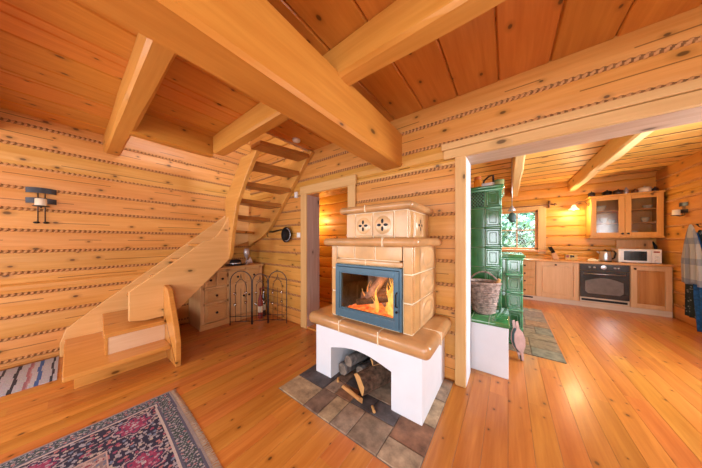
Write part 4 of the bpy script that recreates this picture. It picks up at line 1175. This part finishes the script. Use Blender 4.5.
# ------------------------------------------------------------------ wall cabinet
WC = thing('wall_cabinet', 'oak wall cabinet with two glazed doors above the microwave', 'cabinet', (1.77, 6.47, 1.39))
CX0, CX1, CZ0, CZ1, CY = 1.34, 2.215, 1.39, 2.17, 6.30
m = MB(); m.box(CX0, CX0+.02, CY+.02, YB-.003, CZ0, CZ1); m.box(CX1-.02, CX1, CY+.02, YB-.003, CZ0, CZ1); m.box(CX0, CX1, CY+.02, YB-.003, CZ0, CZ0+.02)
m.box(CX0, CX1, CY+.02, YB-.003, CZ1-.02, CZ1); m.box(CX0, CX1, YB-.015, YB-.003, CZ0, CZ1); m.build('carcass', M['kup'], WC)
m = MB(); m.box(CX0-.02, CX1+.012, CY-.015, YB-.003, CZ1, CZ1+.03, .006); m.build('cornice', M['kup'], WC)
m = MB(); m.box(CX0-.02, CX1+.012, CY-.005, YB-.003, CZ0-.03, CZ0, .006); m.build('bottom_rail', M['kup'], WC)
for z in (1.64, 1.89):
    m = MB(); m.box(CX0+.02, CX1-.02, CY+.03, YB-.015, z-.009, z+.009); m.build('shelf', M['kup'], WC)
cxm = (CX0+CX1)/2
for a, b, kx in ((CX0+.002, cxm-.002, cxm-.035), (cxm+.002, CX1-.002, cxm+.035)):
    m = MB(); w_ = .075
    m.box(a, a+w_, CY, CY+.02, CZ0+.002, CZ1-.002, .004); m.box(b-w_, b, CY, CY+.02, CZ0+.002, CZ1-.002, .004)
    m.box(a+w_, b-w_, CY, CY+.02, CZ0+.002, CZ0+w_, .004); m.box(a+w_, b-w_, CY, CY+.02, CZ1-w_, CZ1-.002, .004)
    d = m.build('glazed_door', M['kup'], WC)
    m = MB(); m.box(a+w_-.004, b-w_+.004, CY+.009, CY+.013, CZ0+w_-.004, CZ1-w_+.004); m.build('pane', M['cabglass'], d)
    kknob(d, kx, CZ0+.05, CY)
dishes = [(1.46, 6.45, CZ0+.02, .05, .10, 'pale cup on the bottom shelf behind the left glazed door'), (1.55, 6.47, 1.649, .045, .11, 'pale jug on the middle shelf behind the left glazed door'),
          (1.66, 6.45, 1.649, .04, .07, 'small pale cup right of the jug on the middle shelf'), (1.50, 6.47, 1.899, .085, .11, 'wide pale stacked bowl on the top shelf behind the left glazed door'),
          (1.92, 6.45, CZ0+.02, .055, .085, 'pale bowl on the bottom shelf behind the right glazed door'), (2.05, 6.47, CZ0+.02, .07, .05, 'low pale dish right of the bowl on the bottom shelf'),
          (2.06, 6.46, 1.649, .05, .10, 'pale cup on the middle shelf behind the right glazed door'), (2.09, 6.47, 1.899, .06, .07, 'pale bowl on the top shelf behind the right glazed door')]
for x, y, z, r, h, lab in dishes:
    m = MB(); m.lathe([(r*.55, 0), (r*.6, .006), (r*.95, h*.6), (r, h), (r*.93, h), (r*.85, h*.6), (r*.4, .012), (0, .012)], (x, y, z), 16); tag(m.build('dish', M['porcelain']), lab, 'dish', 'dishes in the wall cabinet')
zt_ = CZ1+.03
M['potd'] = plain('dark_brown_pot', (.05, .035, .03), .35, .3, var=.2)
M['potb'] = plain('copper_pot', (.22, .10, .05), .35, .6, var=.2)
pots = [(1.375, 6.42, .05, .075, 'potd', 'dark lidded pot at the left end of the wall cabinet top'), (1.58, 6.40, .062, .07, 'black', 'black pot, second from the left on the wall cabinet top'),
        (1.72, 6.40, .068, .07, 'potd', 'dark brown pot right of the black pot on the cabinet top'), (1.84, 6.48, .03, .10, 'silver', 'slim silvery pot in the middle of the wall cabinet top'),
        (1.93, 6.42, .045, .05, 'potb', 'small copper pan left of the cream tureen'), (2.04, 6.42, .08, .085, 'porcelain', 'cream tureen with lid on the wall cabinet top'), (2.165, 6.44, .04, .06, 'potd', 'small dark pot at the right end of the wall cabinet top')]
for x, y, r, h, mt, lab in pots:
    p = thing('cooking_pot', lab, 'pot', (x, y, zt_), 'pots on the wall cabinet')
    m = MB(); m.lathe([(r*.8, 0), (r*.95, .008), (r, h*.5), (r*.97, h)], (x, y, zt_), 18)
    for sg in (-1, 1): m.tube([(x+sg*r*.9, y, zt_+h*.8), (x+sg*(r+.016), y, zt_+h*.85), (x+sg*r*.9, y, zt_+h*.65)], .004, 6)
    m.build('pot_body', M[mt], p)
    m = MB(); m.lathe([(r*1.02, h), (r*1.0, h+.006), (r*.5, h+.022), (.008, h+.026), (.012, h+.04), (0, h+.045)], (x, y, zt_), 18); m.build('lid', M[mt], p)
# wall lamp left of the cabinet
WL = thing('wall_lamp', 'glowing tulip glass wall lamp on a curved arm left of the wall cabinet', 'lamp', (1.32, 6.50, 2.0))
m = MB(); m.lathe([(.035, 0), (.03, -.012), (.01, -.018)], (CX0-.003, 6.40, 2.05), 14, axis='X'); m.tube([(CX0-.018, 6.40, 2.05), (1.27, 6.40, 2.12), (1.18, 6.40, 2.13), (1.12, 6.40, 2.06)], .006, 8); m.build('arm', M['potb'], WL)
m = MB(); m.lathe([(.022, .045), (.03, .03), (.05, -.02), (.085, -.055), (.082, -.058), (.045, -.02), (.02, .03)], (1.12, 6.40, 2.02), 18); m.build('lamp_shade', emis('lit_opal_glass', (1, .62, .28), (1, .72, .38), 3.0), WL)
m = MB(); m.ball((1.12, 6.40, 1.985), .028); m.build('bulb', emis('lit_bulb', (1, .8, .5), (1, .85, .6), 12), WL)
# curtain rod
CR = thing('curtain_rod', 'wooden curtain rod with turned end above the kitchen window', 'curtain rod', (.3, YB-.08, 2.13))
m = MB(); m.tube([(-.45, YB-.08, 2.13), (.83, YB-.08, 2.13)], .011, 10); m.build('rod', M['potb'], CR)
m = MB(); m.lathe([(.012, 0), (.022, .004), (.03, .02), (.022, .035), (.008, .05)], (.83, YB-.08, 2.13), 12, axis='X'); m.build('finial', M['potb'], CR)
for X in (-.38, .76):
    m = MB(); m.box(X-.012, X+.012, YB-.095, YB, 2.06, 2.22, .004); m.build('bracket', M['potb'], CR)

# ------------------------------------------------------------------ aprons and towels by the right wall
M['check'] = None
def check_mat():
    m_, nt, b = newmat('blue_checked_linen'); N = NT(nt)
    tc = N.n('ShaderNodeTexCoord').outputs['Object']; sep = N.n('ShaderNodeSeparateXYZ'); N.l(tc, sep.inputs[0])
    def band(o, p, w): return N.math('LESS_THAN', N.math('FRACT', N.math('DIVIDE', N.math('ADD', o, 3.0), p)), w)
    a = band(sep.outputs[1], .17, .33); c = band(sep.outputs[2], .30, .30)
    col = N.mix(N.math('MULTIPLY', a, .45), (.72, .73, .74), (.16, .22, .38)); col = N.mix(N.math('MULTIPLY', c, .45), col, (.14, .24, .46))
    N.l(col, b.inputs['Base Color']); b.inputs['Roughness'].default_value = .9; return m_
def dots_mat():
    m_, nt, b = newmat('dark_spotted_cotton'); N = NT(nt)
    tc = N.n('ShaderNodeTexCoord').outputs['Object']; vo = N.n('ShaderNodeTexVoronoi'); N.l(tc, vo.inputs['Vector']); vo.inputs['Scale'].default_value = 26
    N.l(N.mix(N.math('LESS_THAN', vo.outputs['Distance'], .28), (.05, .075, .08), (.32, .36, .36)), b.inputs['Base Color']); b.inputs['Roughness'].default_value = .9; return m_
M['check'] = check_mat(); M['dots'] = dots_mat(); M['bluecloth'] = plain('bright_blue_cloth', (.03, .20, .62), .85, var=.2, scale=30)
HK = thing('coat_hook', 'small black coat hook holding the cloths on the right kitchen wall', 'hook', (XR, 5.40, 1.49))
m = MB(); m.box(XR-.012, XR, 5.38, 5.42, 1.47, 1.55, .003); m.build('plate', M['black'], HK)
m = MB(); m.tube([(XR-.01, 5.40, 1.50), (XR-.05, 5.40, 1.50), (XR-.07, 5.40, 1.53)], .006, 6); m.ball((XR-.07, 5.40, 1.535), .012); m.build('prong', M['black'], HK)
def cloth(name, lab, mat, ztop, zbot, w0, w1, yoff, xoff, folds, seed):
    m = MB()
    def fn(u, v):
        wd = w0+(w1-w0)*min(1, v*1.6)**.7
        y = 5.36+yoff*v+(u-.5)*wd
        fold = .022*math.sin(u*PI*folds+seed)*min(1, .3+v)
        return (XR-.045-xoff+fold-.02*(1-v), y, ztop+(zbot-ztop)*v+.02*math.sin(u*PI)*(1-v)-.03*noise.noise(Vector((u*3, seed, 0)))*v)
    m.grid(fn, 26, 24)
    bmesh.ops.solidify(m.bm, geom=m.bm.faces[:], thickness=.006)
    return tag(m.build(name, mat), lab, 'cloth', 'cloths on the kitchen wall hook')
cloth('apron', 'blue and white checked apron hanging on top at the kitchen wall hook', M['check'], 1.52, .67, .06, .46, .0, .075, 7, .3)
cloth('apron', 'dark spotted apron hanging below the checked apron', M['dots'], 1.44, .16, .05, .50, .07, .0, 9, 1.2)
cloth('towel', 'bright blue towel hanging lowest at the right edge', M['bluecloth'], 1.40, .012, .05, .30, -.17, .03, 5, 2.0)

# ------------------------------------------------------------------ hall lamp
HL = thing('wall_lamp', 'small lit wall lamp glimpsed inside the hall doorway', 'lamp', (-3.42, 3.25, 1.72))
m = MB(); m.box(-3.47, -3.37, 3.225, 3.252, 1.70, 1.78, .004); m.build('wall_plate', M['potb'], HL)
m = MB(); m.lathe([(.03, -.06), (.055, 0), (.045, .05), (.03, .07)], (-3.42, 3.17, 1.76), 16); m.build('lamp_shade', emis('lit_hall_glass', (1, .6, .22), (1, .75, .4), 9), HL)

# ------------------------------------------------------------------ outside the kitchen window
M['leafa'] = plain('sunlit_leaf', (.30, .55, .36), .6, var=.4, scale=3)
M['leafb'] = plain('bluish_leaf', (.28, .55, .45), .6, var=.4, scale=3)
M['grass'] = plain('garden_grass', (.15, .32, .06), .9, var=.3, scale=3)
m = MB(); m.box(-14, 14, YB+.3, 24, -.6, -.45); struct(m.build('ground_outside', M['grass']))
rnd = random.Random(11)
for (tx, ty, h, r, mt, lab) in ((-2.6, 10.2, 2.6, 1.5, 'leafa', 'leafy green tree outside left in the kitchen window'), (.35, 9.4, 2.2, 1.15, 'leafb', 'bluish green tree outside in the middle of the kitchen window'), (3.2, 12.5, 2.4, 1.6, 'leafa', 'green tree farther right outside the kitchen window')):
    T = thing('garden_tree', lab, 'tree', (tx, ty, -.45), 'trees outside the kitchen window')
    m = MB(); m.tube([(tx, ty, -.45), (tx+.05, ty, h*.5), (tx, ty, h)], [.12, .09, .04], 8)
    for k in range(6):
        a = k*1.05; m.tube([(tx, ty, h*.35+.15*k), (tx+.8*math.cos(a), ty+.8*math.sin(a), h*.6+.2*k)], [.04, .015], 6)
    m.build('trunk', M['bark'], T)
    m = MB()
    for k in range(2600):
        d = Vector((rnd.gauss(0, 1), rnd.gauss(0, 1), rnd.gauss(0, 1))).normalized()*r*rnd.uniform(.45, 1)
        p = Vector((tx, ty, h*.72))+Vector((d.x, d.y, d.z*1.25)); s_ = rnd.uniform(.05, .12)
        n_ = Vector((rnd.gauss(0, 1), rnd.gauss(0, 1), rnd.gauss(0, 1))).normalized(); u_ = n_.orthogonal().normalized(); w_ = n_.cross(u_)
        m.bm.faces.new([m.bm.verts.new(p+u_*s_), m.bm.verts.new(p+w_*s_*.55+n_*s_*.15), m.bm.verts.new(p-u_*s_), m.bm.verts.new(p-w_*s_*.55+n_*s_*.15)])
    m.build('foliage', M[mt], T, recalc=False)['kind'] = 'stuff'

# ------------------------------------------------------------------ light
W = bpy.data.worlds.new('World'); S.world = W; W.use_nodes = True
bg = W.node_tree.nodes['Background']; bg.inputs[0].default_value = (.82, .93, 1, 1); bg.inputs[1].default_value = 2.0
def area(name, loc, direction, sx, sy, power, col):
    L = bpy.data.lights.new(name, 'AREA'); L.shape = 'RECTANGLE'; L.size = sx; L.size_y = sy; L.energy = power; L.color = col
    o = bpy.data.objects.new(name, L); COL.objects.link(o); o.location = loc
    o.rotation_euler = Vector(direction).to_track_quat('-Z', 'Y').to_euler(); return o
DAY = (.90, .93, 1)
area('daylight_rear_window', (-2.6, YR-.06, 1.45), (0, 1, -.1), 1.3, 1.35, 75, DAY)
area('daylight_terrace_door', (.2, YR-.06, 1.2), (0, 1, 0), 2.1, 1.9, 130, DAY)
area('daylight_right_window', (XR+.07, -1.45, 1.45), (-1, 0, 0), 1.6, 1.2, 70, DAY)
area('daylight_left_window', (XL-.07, -1.9, 1.5), (1, 0, 0), 1.3, 1.2, 50, DAY)
area('daylight_garden_sky', (.9, YB+1.5, 3.9), (-.25, -1, -1.15), 2.4, 1.6, 1400, DAY)
area('added_kitchen_fill', (XR+.07, 3.15, 1.48), (-1, .1, 0.15), 1.1, 1.2, 150, DAY)  # added lamp to brighten the kitchen, set in a made-up side window
area('daylight_upper_window', (-1.10, 1.15, 3.35), (-1, -.05, -.28), .5, .6, 70, DAY)
area('added_upper_fill', (-2.4, .6, 4.5), (-.35, .25, -1), 1.2, 1.2, 30, DAY)  # added soft lamp from above; the upper ceiling has no roof window
def point(name, loc, power, col, r=.05):
    L = bpy.data.lights.new(name, 'POINT'); L.energy = power; L.color = col; L.shadow_soft_size = r
    o = bpy.data.objects.new(name, L); COL.objects.link(o); o.location = loc
point('hall_lamp_light', (-3.3, 3.0, 1.75), 20, (1, .68, .32))
point('kitchen_lamp_light', (1.12, 6.30, 1.93), 30, (1, .72, .38))
point('fire_light', (-.88, 1.62, .95), 2.5, (1, .50, .2), .08)
# ------------------------------------------------------------------ camera
cam = bpy.data.cameras.new('camera'); cam.sensor_width = 36; cam.lens = 210/702*36; cam.shift_y = 7/702; cam.clip_start = .02
co = bpy.data.objects.new('camera', cam); COL.objects.link(co)
co.location = (0, 0, 1.3); co.rotation_euler = (PI/2, 0, math.atan(157/210))
S.camera = co
S.view_settings.view_transform = 'Standard'; S.view_settings.look = 'None'; S.view_settings.gamma = 1; S.view_settings.use_curve_mapping = False
S.view_settings.exposure = -.15
